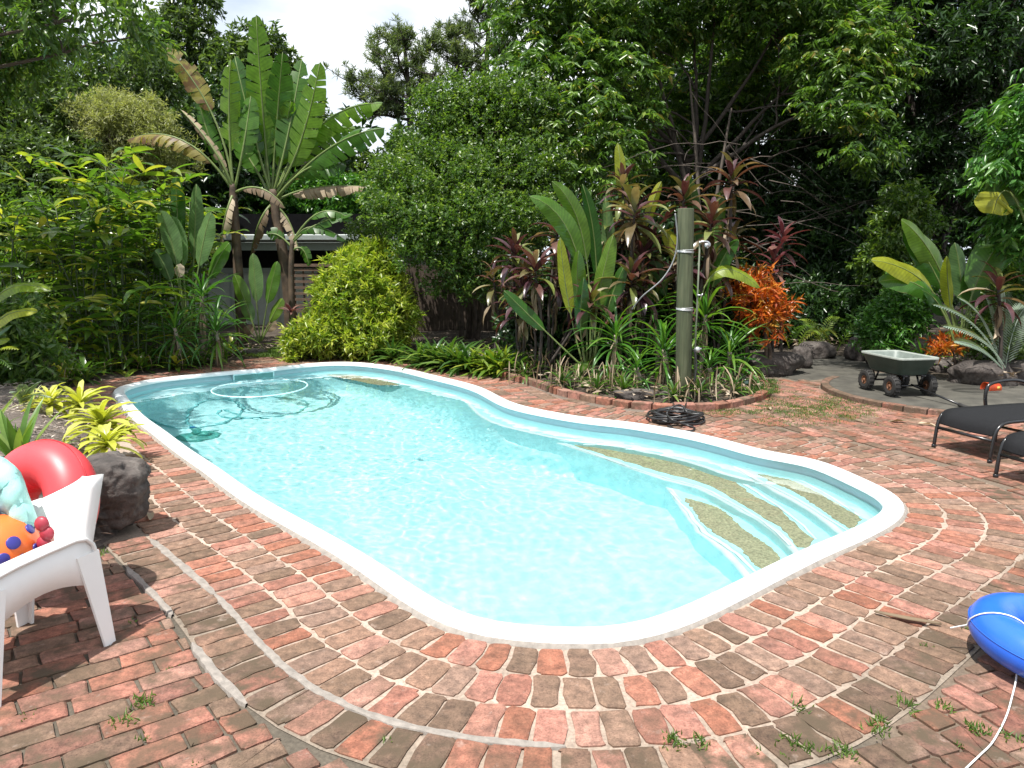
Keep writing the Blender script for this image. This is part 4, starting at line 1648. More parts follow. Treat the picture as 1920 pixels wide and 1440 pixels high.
# skimmer mouth set in the far wall: nearest outline point to the pixel
tgt = G(460, 690)
ki = int(np.argmin(((POOL - np.array([tgt.x, tgt.y])) ** 2).sum(1)))
sp = POOL[ki] - PN[ki] * .128
an = math.atan2(PN[ki][1], PN[ki][0]) + math.pi / 2
sk = thing('skimmer', 'white framed skimmer mouth in the far pool wall at the waterline', 'skimmer', (sp[0], sp[1], -.07), an)
mb = MB()
for (c, s) in (((0, 0, .055), (.62, .03, .018)), ((0, 0, -.055), (.62, .03, .018)), ((-.30, 0, 0), (.018, .03, .11)), ((.30, 0, 0), (.018, .03, .11))):
    box(mb, c, s, None, bev=.004)
mb.build('frame', M['pvc_white'], sk, smooth=False)
mb = MB()
box(mb, (0, .004, 0), (.585, .012, .094), None)
mb.build('opening', M['dark_slot'], sk, smooth=False)

fc = G(488, 727, WATER_Z)
ea, eb = G(403, 727, WATER_Z), G(576, 722, WATER_Z)
rx = (eb - ea).length / 2
ry = (G(488, 711, WATER_Z) - G(488, 742, WATER_Z)).length / 2
mb = MB()
pts = [Vector((fc.x + rx * math.cos(a), fc.y + ry * math.sin(a) * (1 + .06 * math.cos(a)), WATER_Z - .004)) for a in [2 * math.pi * i / 60 for i in range(60)]]
pts = pts[18:] + pts[:16] + [G(425, 722, WATER_Z), Vector((sp[0], sp[1] - .05, -.10))]
tube(mb, catmull(pts, 2), .013, 8)
fh = tag(mb.build('floating_hose', M['pvc_white']), 'white pool hose floating in a wide loop below the skimmer', 'hose')


mb = MB()
tube(mb, resample(catmull([onfloor(*q, .03) for q in [(375, 806), (352, 790), (360, 765), (395, 750), (440, 752), (455, 770), (430, 788), (390, 800), (350, 805), (310, 798), (275, 785)]], 6), 110, False), .022, 7)
tag(mb.build('cleaner_hose', M['hose_aqua']), 'pale green cleaner hose curled on the pool floor at the deep end', 'hose')
mb = MB()
tube(mb, resample(catmull([onfloor(*q, .03) for q in [(455, 785), (420, 770), (408, 776), (430, 784), (500, 784), (555, 775), (576, 758), (545, 747), (480, 744)]], 6), 110, False), .020, 7)
tag(mb.build('cleaner_hose', M['hose_aqua']), 'second turn of hose lying flat on the pool floor under the floating loop', 'hose')
cp = onfloor(372, 818, .0)
cl_ = thing('pool_cleaner', 'round green suction pool cleaner with blue upright neck on the pool floor', 'pool cleaner', cp)
mb = MB()
lathe(mb, [(.25, .0), (.26, .015), (.21, .035), (.12, .05), (.11, .09), (.001, .095)], 30)
mb.build('skirt', M['cleaner_green'], cl_)
mb = MB()
tube(mb, [(0, 0, .08), (-.03, .02, .22), (-.05, .03, .33)], .045, 12)
box(mb, (.08, 0, .12), (.10, .12, .09), None, bev=.02)
mb.build('body', M['cleaner_green'], cl_)
mb = MB()
tube(mb, [(-.05, .03, .30), (-.07, .04, .42)], .03, 12)
mb.build('neck', M['cleaner_blue'], cl_)

for o in list(pool.children) + [fh, cl_, sk] + list(cl_.children) + list(sk.children) + [q for q in bpy.data.objects if q.name.startswith('cleaner_hose')]:
    if o.type == 'MESH': o.cycles.is_caustics_receiver = True

# ------------------------------------------------------------------ buildings beyond the banana plants
M['wallpaint'] = simple('wall_paint', (.42, .45, .43), .8, var=.08)
M['gutter'] = simple('gutter', (.30, .34, .33), .5, var=.08)
M['roofdark'] = simple('roof_dark', (.009, .009, .01), 1.0, var=.2, spec=.05)
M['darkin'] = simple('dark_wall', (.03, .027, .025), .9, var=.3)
M['fence'] = simple('fence_timber', (.065, .046, .034), .9, var=.35, scale=8, bmp=.4)  # timber darkened evenly: the tree's shade is put into this colour
M['lattice'] = simple('lattice', (.13, .085, .06), .85, var=.3, scale=9)
hy = 18.2
pt = lambda px, py, y=hy: P(px, py, y)
house = thing('pool_house', 'low house with dark flat roof and pale wall behind the banana plants', 'house', (pt(500, 640).x, hy, 0))
H0 = house.location


def wbox(name, x0, x1, y0, y1, z0, z1, mat, parent, bev=0.0):
    mb = MB()
    box(mb, Vector(((x0 + x1) / 2, (y0 + y1) / 2, (z0 + z1) / 2)) - parent.location, (abs(x1 - x0), abs(y1 - y0), abs(z1 - z0)), None, bev=bev)
    return mb.build(name, mat, parent, smooth=False)


xl, xr = pt(60, 500).x, pt(760, 500).x
zr0, zr1 = pt(500, 447).z, pt(500, 404).z
wbox('roof', xl - .5, xr, hy - .6, hy + 6, zr0 + .06, zr1, M['roofdark'], house)
wbox('gutter', xl - .5, xr, hy - .75, hy - .6, zr0 - .07, zr0 + .07, M['gutter'], house, .02)
wbox('eave_board', xl - .5, xr, hy - .55, hy - .45, pt(500, 470).z, zr0 - .09, M['gutter'], house)
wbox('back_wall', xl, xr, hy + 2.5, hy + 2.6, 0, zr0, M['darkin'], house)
zw = pt(500, 512).z
wbox('wall', xl, pt(592, 500).x, hy, hy + .2, 0, zw, M['wallpaint'], house)
wbox('wall_cap', xl, pt(596, 500).x, hy - .05, hy + .25, zw, zw + .12, M['gutter'], house)
for px in (150, 300, 462, 600, 680):
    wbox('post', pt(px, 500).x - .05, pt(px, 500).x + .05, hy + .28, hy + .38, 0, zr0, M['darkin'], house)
# window-like pale panels on the low wall joints
for px in (130, 230, 330, 430, 520):
    wbox('wall_batten', pt(px, 500).x - .03, pt(px, 500).x + .03, hy - .02, hy - .002, 0, zw, M['gutter'], house)

ly = 16.0
lat = thing('lattice_panel', 'brown timber lattice panel beside the round golden shrub', 'trellis', (P(572, 640, ly).x, ly, 0))
x0, x1 = P(549, 560, ly).x, P(640, 560, ly).x
z1 = P(570, 500, ly).z
k = 0
z = .08
while z < z1:
    wbox('slat', x0, x1, ly, ly + .02, z, z + .055, M['lattice'], lat)
    z += .125
x = x0 + .02
while x < x1:
    wbox('batten', x, x + .04, ly + .022, ly + .042, 0, z1, M['lattice'], lat)
    x += .2
wbox('rail', x0 - .03, x1, ly - .02, ly + .05, z1, z1 + .06, M['lattice'], lat)

fy = 16.6
fen = thing('paling_fence', 'brown timber paling fence in shade behind the small-leaved tree', 'fence', (P(850, 640, fy).x, fy, 0))
xa, xb = P(690, 560, fy).x, P(1010, 560, fy).x
zt = P(850, 497, fy).z
x = xa
while x < xb:
    h = zt + R.uniform(-.02, .02)
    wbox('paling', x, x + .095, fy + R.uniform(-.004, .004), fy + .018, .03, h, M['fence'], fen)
    x += .098
for z in (.35, zt - .3):
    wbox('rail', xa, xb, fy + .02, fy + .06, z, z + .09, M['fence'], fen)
# pale sheet wall glimpsed over the fence
sh_y = 20.0
shed = thing('shed', 'pale shed wall glimpsed over the paling fence', 'shed', (P(850, 520, sh_y).x, sh_y, 0))
wbox('wall', P(720, 500, sh_y).x, P(960, 500, sh_y).x, sh_y, sh_y + .2, P(850, 500, sh_y).z - .25, P(850, 484, sh_y).z, M['wallpaint'], shed)
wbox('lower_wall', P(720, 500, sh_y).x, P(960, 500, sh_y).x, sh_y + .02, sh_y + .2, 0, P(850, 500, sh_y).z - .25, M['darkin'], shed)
wbox('roof', P(710, 500, sh_y).x, P(970, 500, sh_y).x, sh_y - .2, sh_y + 3, P(850, 484, sh_y).z, P(850, 470, sh_y).z, M['gutter'], shed)
# ------------------------------------------------------------------ crowns of many small leaves
def unit(a):
    return a / (np.linalg.norm(a, axis=-1, keepdims=True) + 1e-9)


def quick_mesh(name, V, F, mat, tint=None, smooth=False):
    """V (n,3); F (m,3) triangles"""
    me = bpy.data.meshes.new(name)
    me.vertices.add(len(V)); me.vertices.foreach_set('co', V.astype(np.float32).ravel())
    me.loops.add(F.size); me.loops.foreach_set('vertex_index', F.astype(np.int32).ravel())
    me.polygons.add(len(F))
    me.polygons.foreach_set('loop_start', np.arange(0, F.size, 3, dtype=np.int32))
    me.polygons.foreach_set('loop_total', np.full(len(F), 3, dtype=np.int32))
    me.materials.append(mat)
    me.update(calc_edges=True)
    if tint is not None:
        me.attributes.new('tint', 'FLOAT', 'POINT').data.foreach_set('value', tint.astype(np.float32))
    return me


def leaves_geo(base, d, nrm, l, w, curl=.12):
    s = unit(np.cross(d, nrm)); n2 = np.cross(s, d)
    v0 = base
    v1 = base + d * (l * .42) + s * (w * .5) + n2 * (w * .18)
    v2 = base + d * l - n2 * (l * curl)
    v3 = base + d * (l * .42) - s * (w * .5) + n2 * (w * .18)
    V = np.stack([v0, v1, v2, v3], 1).reshape(-1, 3)
    k = np.arange(len(base)) * 4
    F = np.concatenate([np.stack([k, k + 1, k + 2], 1), np.stack([k, k + 2, k + 3], 1)])
    return V, F


def crown_geo(blobs, nclus, per, L, W, droop=.3, up=.35, shell=.5, twig=.22, seed=0, sub=6, subr=.5, hang=False, flat=.8):
    r = np.random.default_rng(seed)
    B = np.array(blobs, float)
    bl = [B]
    for q in range(sub):                                    # smaller clumps round each lobe give light and dark masses
        d = unit(r.normal(size=(len(B), 3)) * np.array([1, 1, .8]))
        c = B[:, :3] + d * B[:, 3:] * r.uniform(.6, 1.12, (len(B), 1))
        bl.append(np.concatenate([c, B[:, 3:] * subr * r.uniform(.6, 1.2, (len(B), 1))], 1))
    B2 = np.concatenate(bl)
    w = (B2[:, 3] * B2[:, 5]); w = w / w.sum()
    idx = r.choice(len(B2), nclus, p=w)
    d = unit(r.normal(size=(nclus, 3)))
    rad = (shell + (1 - shell) * r.random((nclus, 1)) ** .6)
    cpos = B2[idx, :3] + d * rad * B2[idx, 3:]
    axis = unit(d + np.array([0, 0, up]) + .5 * r.normal(size=(nclus, 3)))
    if hang:
        axis[:, 2] = axis[:, 2] * .35
        axis = unit(axis)
    ct = r.random(nclus)
    t = np.tile(np.linspace(.1, 1, per), nclus) + r.normal(0, .05, nclus * per)
    A = np.repeat(axis, per, 0)
    base = np.repeat(cpos, per, 0) + A * (t * twig)[:, None] + r.normal(0, .015, (nclus * per, 3))
    if hang:
        base[:, 2] -= (t ** 2) * twig * .35
        side = unit(np.cross(A, np.array([0, 0, 1.0]))) * np.where(np.arange(nclus * per) % 2 == 0, 1, -1)[:, None]
        dr = unit(A * .35 + side * .75 + r.normal(0, .25, (nclus * per, 3)) + np.array([0, 0, -droop]))
    else:
        dr = unit(A * .55 + unit(r.normal(size=(nclus * per, 3))) * .9 + np.array([0, 0, -droop]))
    nr_ = unit(r.normal(size=(nclus * per, 3)) * .6 + np.array([0, 0, flat]))
    l = L * r.uniform(.6, 1.25, nclus * per)[:, None]
    ww = W * r.uniform(.75, 1.2, nclus * per)[:, None]
    V, F = leaves_geo(base, dr, nr_, l, ww)
    tint = np.clip(np.repeat(ct, per) * .55 + r.random(nclus * per) * .45 + (np.where(t > .85, .12, 0)), 0, 1)
    return V, F, np.repeat(tint, 4)


def join_geo(parts):
    V, F, T = [], [], []
    o = 0
    for v, f, t in parts:
        V.append(v); F.append(f + o); T.append(t); o += len(v)
    return np.concatenate(V), np.concatenate(F), np.concatenate(T)


def blob(px, py, rpx, y, ry=None, q=1.0):
    c = P(px, py, y)
    r_ = rpx / FPX * y
    return (c.x, c.y, c.z, r_, (ry if ry is not None else r_) , r_ * q)


def tree(name, label, mat, base, blobs, nclus, per, L, W, trunk_r=.12, trunks=1, bark='bark', cat='tree', group=None, nb=2, crown_kw=None, parts=None, seed=1, twigs=0):
    t = thing(name, label, cat, base, 0, group)
    rr = random.Random(seed)
    mb = MB()
    for q in range(trunks):
        b0 = base + Vector((rr.uniform(-.15, .15) * (trunks > 1), rr.uniform(-.15, .15) * (trunks > 1), -.1))
        mine = blobs[q::trunks] if trunks > 1 else blobs
        cz = sum(b[2] for b in mine) / len(mine)
        cx = sum(b[0] for b in mine) / len(mine); cy = sum(b[1] for b in mine) / len(mine)
        zmin = min(b[2] - b[5] for b in mine)
        fork = Vector((base.x * .6 + cx * .4, base.y * .6 + cy * .4, max(base.z + .6, min(cz, zmin + .3))))
        mid = (b0 + fork) / 2 + Vector((rr.uniform(-.15, .15), rr.uniform(-.1, .1), 0))
        tube(mb, [p - t.location for p in catmull([b0, mid, fork], 5)], [trunk_r * (1.15 - .45 * i / 10) for i in range(11)], 9)
        order = sorted(mine, key=lambda b: -(Vector(b[:3]) - fork).length)
        nmain = min(len(order), max(3, len(order) // 5))
        mains = []
        for k_, b in enumerate(order):
            tip = Vector(b[:3])
            if k_ < nmain or not mains: s0, r0 = fork, trunk_r * .62
            else:
                cand = [(c[i], i, len(c)) for c in mains for i in range(2, len(c) - 2)]
                s0, i_, n_ = min(cand, key=lambda q: (q[0] - tip).length + .12 * q[1])
                r0 = trunk_r * .34 * (1 - .5 * i_ / n_)
            m_ = s0 * .55 + tip * .45 + Vector((rr.gauss(0, .16), rr.gauss(0, .16), rr.uniform(-.05, .3))) * min(1, (tip - s0).length / 2)
            w_ = catmull([s0, m_, tip], 6)
            w_ = [p + Vector((rr.gauss(0, .012), rr.gauss(0, .012), rr.gauss(0, .012))) for p in w_[:-1]] + [w_[-1]]
            if k_ < nmain: mains.append(w_)
            c_ = [p - t.location for p in w_]
            nn = len(c_)
            tube(mb, c_, [r0 * (1 - .82 * i / (nn - 1)) for i in range(nn)], 6)
            for k in range(nb):
                s = c_[rr.randint(3, nn - 2)]
                e = s + Vector((rr.gauss(0, 1), rr.gauss(0, 1), rr.gauss(.2, .7))).normalized() * b[3] * rr.uniform(.6, 1.1)
                m2 = (s + e) / 2 + Vector((rr.gauss(0, .08), rr.gauss(0, .08), rr.gauss(0, .1)))
                tube(mb, catmull([s, m2, e], 4), [r0 * .35 * (1 - .8 * i / 8) for i in range(9)], 5)
    mb.build('trunk', M[bark], t)
    V, F, T = join_geo(parts) if parts else crown_geo(blobs, nclus, per, L, W, seed=seed, **(crown_kw or {}))
    V = V - np.array(t.location)
    link('crown', quick_mesh('crown', V, F, mat, T), t)
    if twigs:
        mb = MB()
        for k in range(twigs):
            b = blobs[rr.randrange(len(blobs))]
            s = Vector(b[:3]) + Vector((rr.gauss(0, .4) * b[3], rr.gauss(0, .4) * b[4], rr.gauss(0, .4) * b[5]))
            pts = [s]
            d = Vector((rr.gauss(0, 1), rr.gauss(-.3, .5), rr.gauss(.1, .5))).normalized()
            for i in range(6):
                d = (d + Vector((rr.gauss(0, .25), rr.gauss(0, .2), rr.gauss(-.03, .2)))).normalized()
                pts.append(pts[-1] + d * b[3] * .25)
            tube(mb, [p - t.location for p in pts], [.014 * (1 - i / 8) for i in range(7)], 4)
        mb.build('bare_twigs', M['twig'], t)
    return t


# ---- far and background trees
def gp(px, y, z=0.0):
    p = P(px, 600, y); return Vector((p.x, y, z))


tree('forest_tree', 'tall thin dark tree rising against the sky left of the banana', M['leaf_tree'], gp(365, 27), [blob(365, 15, 42, 27), blob(352, 75, 50, 27), blob(330, 130, 62, 27), blob(385, 140, 50, 27), blob(350, 215, 75, 27)], 1500, 12, .22, .09, seed=21)
tree('forest_tree', 'bushy topped far tree just behind the upright banana leaf', M['leaf_tree'], gp(455, 26), [blob(468, 85, 32, 26), blob(440, 130, 48, 26), blob(500, 110, 40, 26), blob(465, 190, 70, 26), blob(530, 160, 40, 26), blob(420, 240, 70, 26), blob(560, 240, 60, 26)], 1900, 12, .22, .09, seed=22)
def lobe(px, py, rpx, y, q=.62):
    return blob(px, py, rpx, y, None, q)


tree('large_tree', 'big spreading dark green tree filling the upper left corner', M['leaf_tree'], gp(90, 17), [lobe(50, 165, 90, 17.4), lobe(165, 155, 75, 17.2), lobe(20, 230, 105, 16.6), lobe(130, 210, 90, 16.4), lobe(255, 140, 66, 17), lobe(300, 210, 56, 17), lobe(60, 310, 100, 15.6), lobe(170, 300, 70, 15.8), lobe(90, 380, 90, 15.2), lobe(230, 330, 80, 17.5), lobe(-100, 200, 160, 16.6)], 5200, 12, .15, .06, .28, seed=23, crown_kw=dict(droop=.35))
ov_blobs = [blob(20, 20, 70, 10.2, .9), blob(120, 30, 60, 9.8, .9), blob(215, 20, 45, 9.6, .8), blob(90, -50, 80, 9.8), blob(265, 65, 28, 9.8, .5), blob(-120, 0, 130, 10.4), blob(-100, 160, 90, 10.6), blob(20, 110, 60, 10.6)]
ov_low = [(-6.5, 7.2, 4.4, .7, .8, .35), (-6.2, 6.6, 4.9, .6, .6, .35), (-6.7, 8.1, 4.3, .7, .8, .35), (-6.1, 7.6, 4.6, .5, .6, .3), (-7.4, 7.2, 4.4, .9, 1.0, .45)]
tree('large_tree', 'overhanging leafy branch of a near tree at the top left edge', M['leaf_small'], gp(-420, 10.4), ov_blobs + ov_low, 0, 0, 0, 0, .075, seed=24,
     parts=[crown_geo(ov_blobs, 1500, 9, .14, .05, seed=24, droop=.5, shell=.25, up=0), crown_geo(ov_low, 1100, 9, .14, .055, seed=124, droop=.3, shell=.2, up=0, sub=4)])
tree('forest_tree', 'dense dark tree behind the feathery shrub at the left', M['leaf_dark'], gp(230, 23), [blob(120, 300, 140, 23), blob(260, 300, 120, 23), blob(380, 310, 110, 23), blob(-40, 300, 150, 23), blob(330, 220, 90, 24)], 2600, 12, .22, .1, .25, seed=25)
tree('feathery_shrub', 'pale olive feathery tree showing between dark trees on the left', M['leaf_olive'], gp(235, 15.8), [blob(205, 200, 26, 15.6), blob(165, 225, 30, 15.6), blob(230, 225, 34, 15.6), blob(275, 215, 22, 15.6), blob(285, 245, 28, 15.6), blob(180, 255, 28, 15.6), blob(225, 275, 40, 15.8), blob(300, 295, 45, 15.8), blob(255, 310, 50, 15.8)], 2600, 12, .10, .018, .06, seed=26, crown_kw=dict(shell=.2, up=.8, droop=0, sub=8))
tree('round_tree', 'bright green bushy tree above the dark roof behind the banana', M['leaf_bright'], gp(640, 25.5), [blob(560, 370, 45, 25), blob(620, 370, 50, 25), blob(690, 385, 50, 25), blob(640, 420, 70, 25.5), blob(560, 430, 60, 25.5), blob(500, 400, 50, 25.5)], 1900, 12, .22, .085, .15, seed=27)
tree('forest_tree', 'dark far tree filling the gap under the pines', M['leaf_tree'], gp(760, 30), [blob(720, 345, 60, 30), blob(620, 345, 50, 30), blob(820, 320, 60, 30), blob(560, 340, 50, 30), blob(900, 300, 80, 30)], 2000, 12, .26, .1, .2, seed=28)


def pine(label, trunkpx, y, limbs, seed, group='pine trees'):
    rr = random.Random(seed)
    pts = [P(px, py, y) for px, py in trunkpx]
    base = Vector((pts[0].x, y, 0))
    t = thing('pine_tree', label, 'tree', base, 0)
    mb = MB()
    tp = [base] + pts
    n = len(catmull(tp, 6))
    tube(mb, [p - base for p in catmull(tp, 6)], [.22 * (1 - .85 * i / n) for i in range(n)], 8)
    tips = []
    for limb in limbs:
        q = [P(px, py, y + rr.uniform(-.8, .8)) for px, py in limb]
        c = catmull(q, 6)
        tube(mb, [p - base for p in c], [.075 * (1 - .75 * i / len(c)) for i in range(len(c))], 6)
        for i in range(4, len(c)):
            for k in range(2):
                e = c[i] + Vector((rr.gauss(0, .4), rr.gauss(0, .4), rr.uniform(.1, .7)))
                tube(mb, [c[i] - base, (c[i] + e) / 2 - base + Vector((0, 0, -.06)), e - base], [.025, .018, .01], 4)
                tips.append(e)
                tips.append((c[i] + e) / 2 + Vector((rr.gauss(0, .1), rr.gauss(0, .1), .05)))
    mb.build('trunk', M['bark_dark'], t)
    r = np.random.default_rng(seed)
    tipa = np.array([tuple(p) for p in tips])
    per = 34
    base_ = np.repeat(tipa, per, 0) + r.normal(0, .05, (len(tipa) * per, 3))
    d = unit(r.normal(size=(len(base_), 3)) + np.array([0, 0, .75]))
    nr_ = unit(r.normal(size=(len(base_), 3)))
    V, F = leaves_geo(base_, d, nr_, r.uniform(.16, .34, (len(base_), 1)), np.full((len(base_), 1), .018), .25)
    T = np.repeat(np.clip(np.repeat(r.random(len(tipa)), per) * .6 + r.random(len(base_)) * .4, 0, 1), 4)
    link('crown', quick_mesh('crown', V - np.array(base), F, M['needle'], T), t)


pine('slender pine with open needle tufts left of the sky gap', [(778, 330), (770, 240), (766, 170), (760, 100), (758, 75)], 33,
     [[(766, 200), (740, 190), (715, 175), (690, 165)], [(765, 185), (735, 160), (715, 130), (706, 80)], [(768, 215), (730, 205), (690, 195), (655, 150)], [(763, 150), (750, 120), (745, 95)], [(764, 160), (785, 130), (800, 100), (812, 85)], [(766, 185), (795, 170), (815, 140)], [(768, 225), (740, 220), (715, 215), (690, 225)], [(760, 110), (758, 90), (757, 72)], [(768, 205), (790, 195), (808, 180)]], 41)
pine('taller pine rising past the top edge beside the lychee tree', [(915, 260), (912, 150), (915, 60), (918, -40)], 35,
     [[(912, 120), (880, 110), (850, 85), (832, 65)], [(913, 100), (885, 75), (862, 60)], [(914, 60), (895, 40), (880, 20)], [(914, 80), (935, 60), (950, 40)], [(913, 120), (935, 110), (955, 90)], [(913, 140), (885, 135), (860, 125), (842, 110)], [(916, 30), (900, 10), (895, -20)], [(916, 20), (935, 0), (945, -20)], [(917, -20), (918, -50), (918, -80)], [(912, 150), (880, 150), (850, 150)]], 42)

# ---- the small-leaved tree in the middle, several stems
ct_blobs = [blob(802, 205, 24, 14.4, None, 1.5), blob(852, 180, 26, 14.6, None, 1.5), blob(918, 185, 28, 14.5, None, 1.4), blob(880, 205, 22, 14.6, None, 1.4), blob(960, 200, 24, 14.6, None, 1.3), blob(850, 240, 48, 14.6, None, .75), blob(800, 285, 66, 14.3, None, .75), blob(900, 245, 80, 14.4, None, .75), blob(965, 225, 60, 14.6, None, .75), blob(750, 345, 60, 13.7, None, .7), blob(845, 335, 80, 13.6, None, .7), blob(945, 330, 80, 13.8, None, .7), blob(770, 410, 66, 13.2, None, .7), blob(870, 425, 76, 13.1, None, .7), blob(965, 420, 66, 13.3, None, .7), blob(800, 470, 50, 12.9, None, .7), blob(720, 395, 38, 13.5, None, .7), blob(1000, 300, 55, 14, None, .75), blob(925, 485, 45, 13, None, .7), blob(860, 500, 40, 12.9, None, .6), blob(760, 420, 60, 15.4, None, .6), blob(850, 430, 70, 15.5, None, .6), blob(950, 430, 60, 15.4, None, .6), blob(700, 440, 40, 15.2, None, .6), blob(900, 545, 34, 13, None, .6), blob(830, 530, 30, 13, None, .6)]
tree('small_leaved_tree', 'multi-stemmed small-leaved green tree in the middle of the far bed', M['leaf_small'], G(875, 660) + Vector((0, 1.2, 0)), ct_blobs, 8800, 11, .075, .04, .055, trunks=4, bark='bark', seed=31, crown_kw=dict(droop=.05, up=.6, twig=.2, sub=7))
tree('golden_shrub', 'rounded golden green shrub spilling toward the far pool corner', M['leaf_golden'], G(690, 664) + Vector((0, .7, 0)), [blob(690, 525, 54, 13.2), blob(652, 550, 50, 13), blob(622, 585, 36, 12.9), blob(690, 580, 60, 13), blob(640, 612, 46, 12.8), blob(725, 560, 42, 13.2), blob(600, 630, 35, 12.6), blob(700, 630, 55, 12.8), blob(572, 645, 24, 12.5), blob(690, 490, 30, 13.4), blob(735, 618, 30, 12.9), blob(552, 658, 18, 12.5), blob(715, 478, 18, 13.4), blob(655, 500, 20, 13.1), blob(610, 545, 20, 12.9)], 3100, 13, .13, .032, .05, trunks=3, cat='shrub', seed=32, crown_kw=dict(droop=.05, up=.7, shell=.6, twig=.14, sub=6))

# ---- lychee tree
def lobe(px, py, rpx, y, q=.62):
    return blob(px, py, rpx, y, None, q)


ly_blobs = [lobe(985, 60, 62, 16.2), lobe(1050, 20, 80, 16.4), lobe(1120, 60, 80, 16.0), lobe(990, 130, 62, 15.6), lobe(1070, 120, 75, 15.4), lobe(1150, 140, 72, 15.6), lobe(1010, 200, 60, 15.2), lobe(1100, 205, 72, 14.9), lobe(1175, 210, 45, 15.3), lobe(1050, 265, 60, 14.7), lobe(1140, 275, 60, 14.6), lobe(1055, 325, 36, 14.4), lobe(1125, 335, 45, 14.3), lobe(1200, 50, 90, 16.4), lobe(1300, 10, 100, 16.8),
            lobe(1440, 20, 85, 16), lobe(1530, 20, 85, 15.6), lobe(1620, 40, 66, 15.3), lobe(1560, 90, 75, 15), lobe(1645, 95, 50, 14.9), lobe(1600, 150, 62, 14.7), lobe(1670, 140, 36, 14.7), lobe(1560, 190, 50, 14.6), lobe(1610, 215, 45, 14.4), lobe(1625, 285, 42, 14.2), lobe(1520, -60, 120, 16), lobe(1350, -80, 130, 16), lobe(1150, -60, 120, 16), lobe(1000, -20, 60, 16.4),
            lobe(1330, 150, 90, 18.3, 1), lobe(1430, 170, 90, 18.3, 1), lobe(1250, 250, 80, 18.4, 1)]
kw = dict(droop=.5, hang=True, twig=.3, shell=.62, sub=6, subr=.45, up=.2)
tree('lychee_tree', 'large spreading tree with drooping leaf sprays and bare inner branches', M['leaf_lychee'], gp(1290, 16.6), ly_blobs, 4700, 14, .185, .056, .10, trunks=3, bark='bark_dark', seed=33, nb=2, crown_kw=kw, twigs=0)

# bare branch tangle under its right lobe: one bare shrub of fine branches
bt = thing('bare_branches', 'tangle of fine bare grey branches under the large spreading tree', 'branches', gp(1330, 15.4))
mb = MB()
rr = random.Random(77)
for k in range(34):
    p = P(rr.uniform(1330, 1470), rr.uniform(250, 520), 15.6 + rr.uniform(-.8, 1.0))
    d = Vector((rr.uniform(.5, 1.0), rr.uniform(-.4, .3), rr.uniform(-.2, .45))).normalized()
    if rr.random() < .25: d.x *= -1
    pts = [p]
    st = rr.uniform(.22, .42)
    for i in range(8):
        d = (d + Vector((rr.gauss(0, .16), rr.gauss(0, .16), rr.gauss(0, .17) - .03))).normalized()
        pts.append(pts[-1] + d * st)
    tube(mb, [q - bt.location for q in pts], [.010 * (1 - i / 10) for i in range(9)], 4)
for k in range(3):
    e = P(rr.uniform(1230, 1480), rr.uniform(120, 260), 15.8 + rr.uniform(-.4, .6))
    b0 = gp(rr.uniform(1280, 1340), 15.6)
    tube(mb, [q - bt.location for q in catmull([b0, b0 * .45 + e * .55 + Vector((rr.uniform(-.3, .3), 0, -.1)), e], 6)], [.07 * (1 - i / 16) for i in range(13)], 6)
mb.build('branch', M['twig'], bt)

# ---- dark forest at the right
fr_l = ['dark forest tree behind the lychee trunk', 'dark leafy tree above the head of the path', 'dark tree rising behind the cart', 'tall dark tree behind the large-leaved clump', 'dark tree at the far right edge']
for i, (px, y, bl) in enumerate([
        (1240, 21, [(1150, 230, 100), (1250, 320, 90), (1280, 180, 110), (1330, 420, 90), (1200, 420, 80), (1130, 420, 80)]),
        (1430, 19, [(1420, 250, 110), (1500, 340, 100), (1400, 420, 100), (1480, 120, 120), (1520, 480, 90), (1430, 540, 80), (1560, 220, 90)]),
        (1580, 18, [(1580, 380, 90), (1620, 500, 80), (1560, 560, 70), (1660, 300, 90), (1700, 180, 100), (1640, 80, 110), (1540, 480, 70)]),
        (1740, 17, [(1600, -330, 230), (1850, -330, 230), (2050, -250, 220), (1720, 60, 120), (1790, 180, 110), (1740, 280, 90), (1800, 380, 90), (1720, 440, 70), (1700, -80, 140), (1830, -20, 130), (1780, 500, 80)]),
        (1900, 16, [(1880, 120, 120), (1950, 260, 120), (1880, 380, 90), (1960, 420, 110), (1900, -80, 140), (2010, 60, 150), (1980, 540, 90)])]):
    blobs = [blob(a, b_, c, y + .9 - 2.4 * max(0, b_) / 560 + R.uniform(-.5, .5), None, .7) for a, b_, c in bl]
    tree('forest_tree', fr_l[i], M['leaf_dark'], gp(px, y + .5), blobs, 2400, 13, .19, .06, .18, bark='bark_dark', seed=50 + i, group='dark forest trees on the right', nb=3, crown_kw=dict(droop=.45, shell=.35, twig=.25))
# wooded mass behind everything
r0 = np.random.default_rng(90)
bl = []
for i in range(30):
    bl.append(blob(-250 + i * 90, r0.uniform(330, 460), 160, 29 + r0.uniform(-1, 3)))
for i in range(13):
    bl.append(blob(1180 + i * 90, r0.uniform(-150, 250), 150, 27 + r0.uniform(-1, 3)))
for i in range(8):
    bl.append(blob(1250 + i * 120, r0.uniform(-350, -150), 200, 27 + r0.uniform(-1, 3)))
V, F, T = crown_geo(bl, 11000, 10, .42, .2, seed=91, sub=4, shell=.3)
fo = stuff(link('forest', quick_mesh('forest', V, F, M['leaf_dark'], T)))
tag(fo, 'dark wooded mass closing off the garden behind the trees', 'forest')

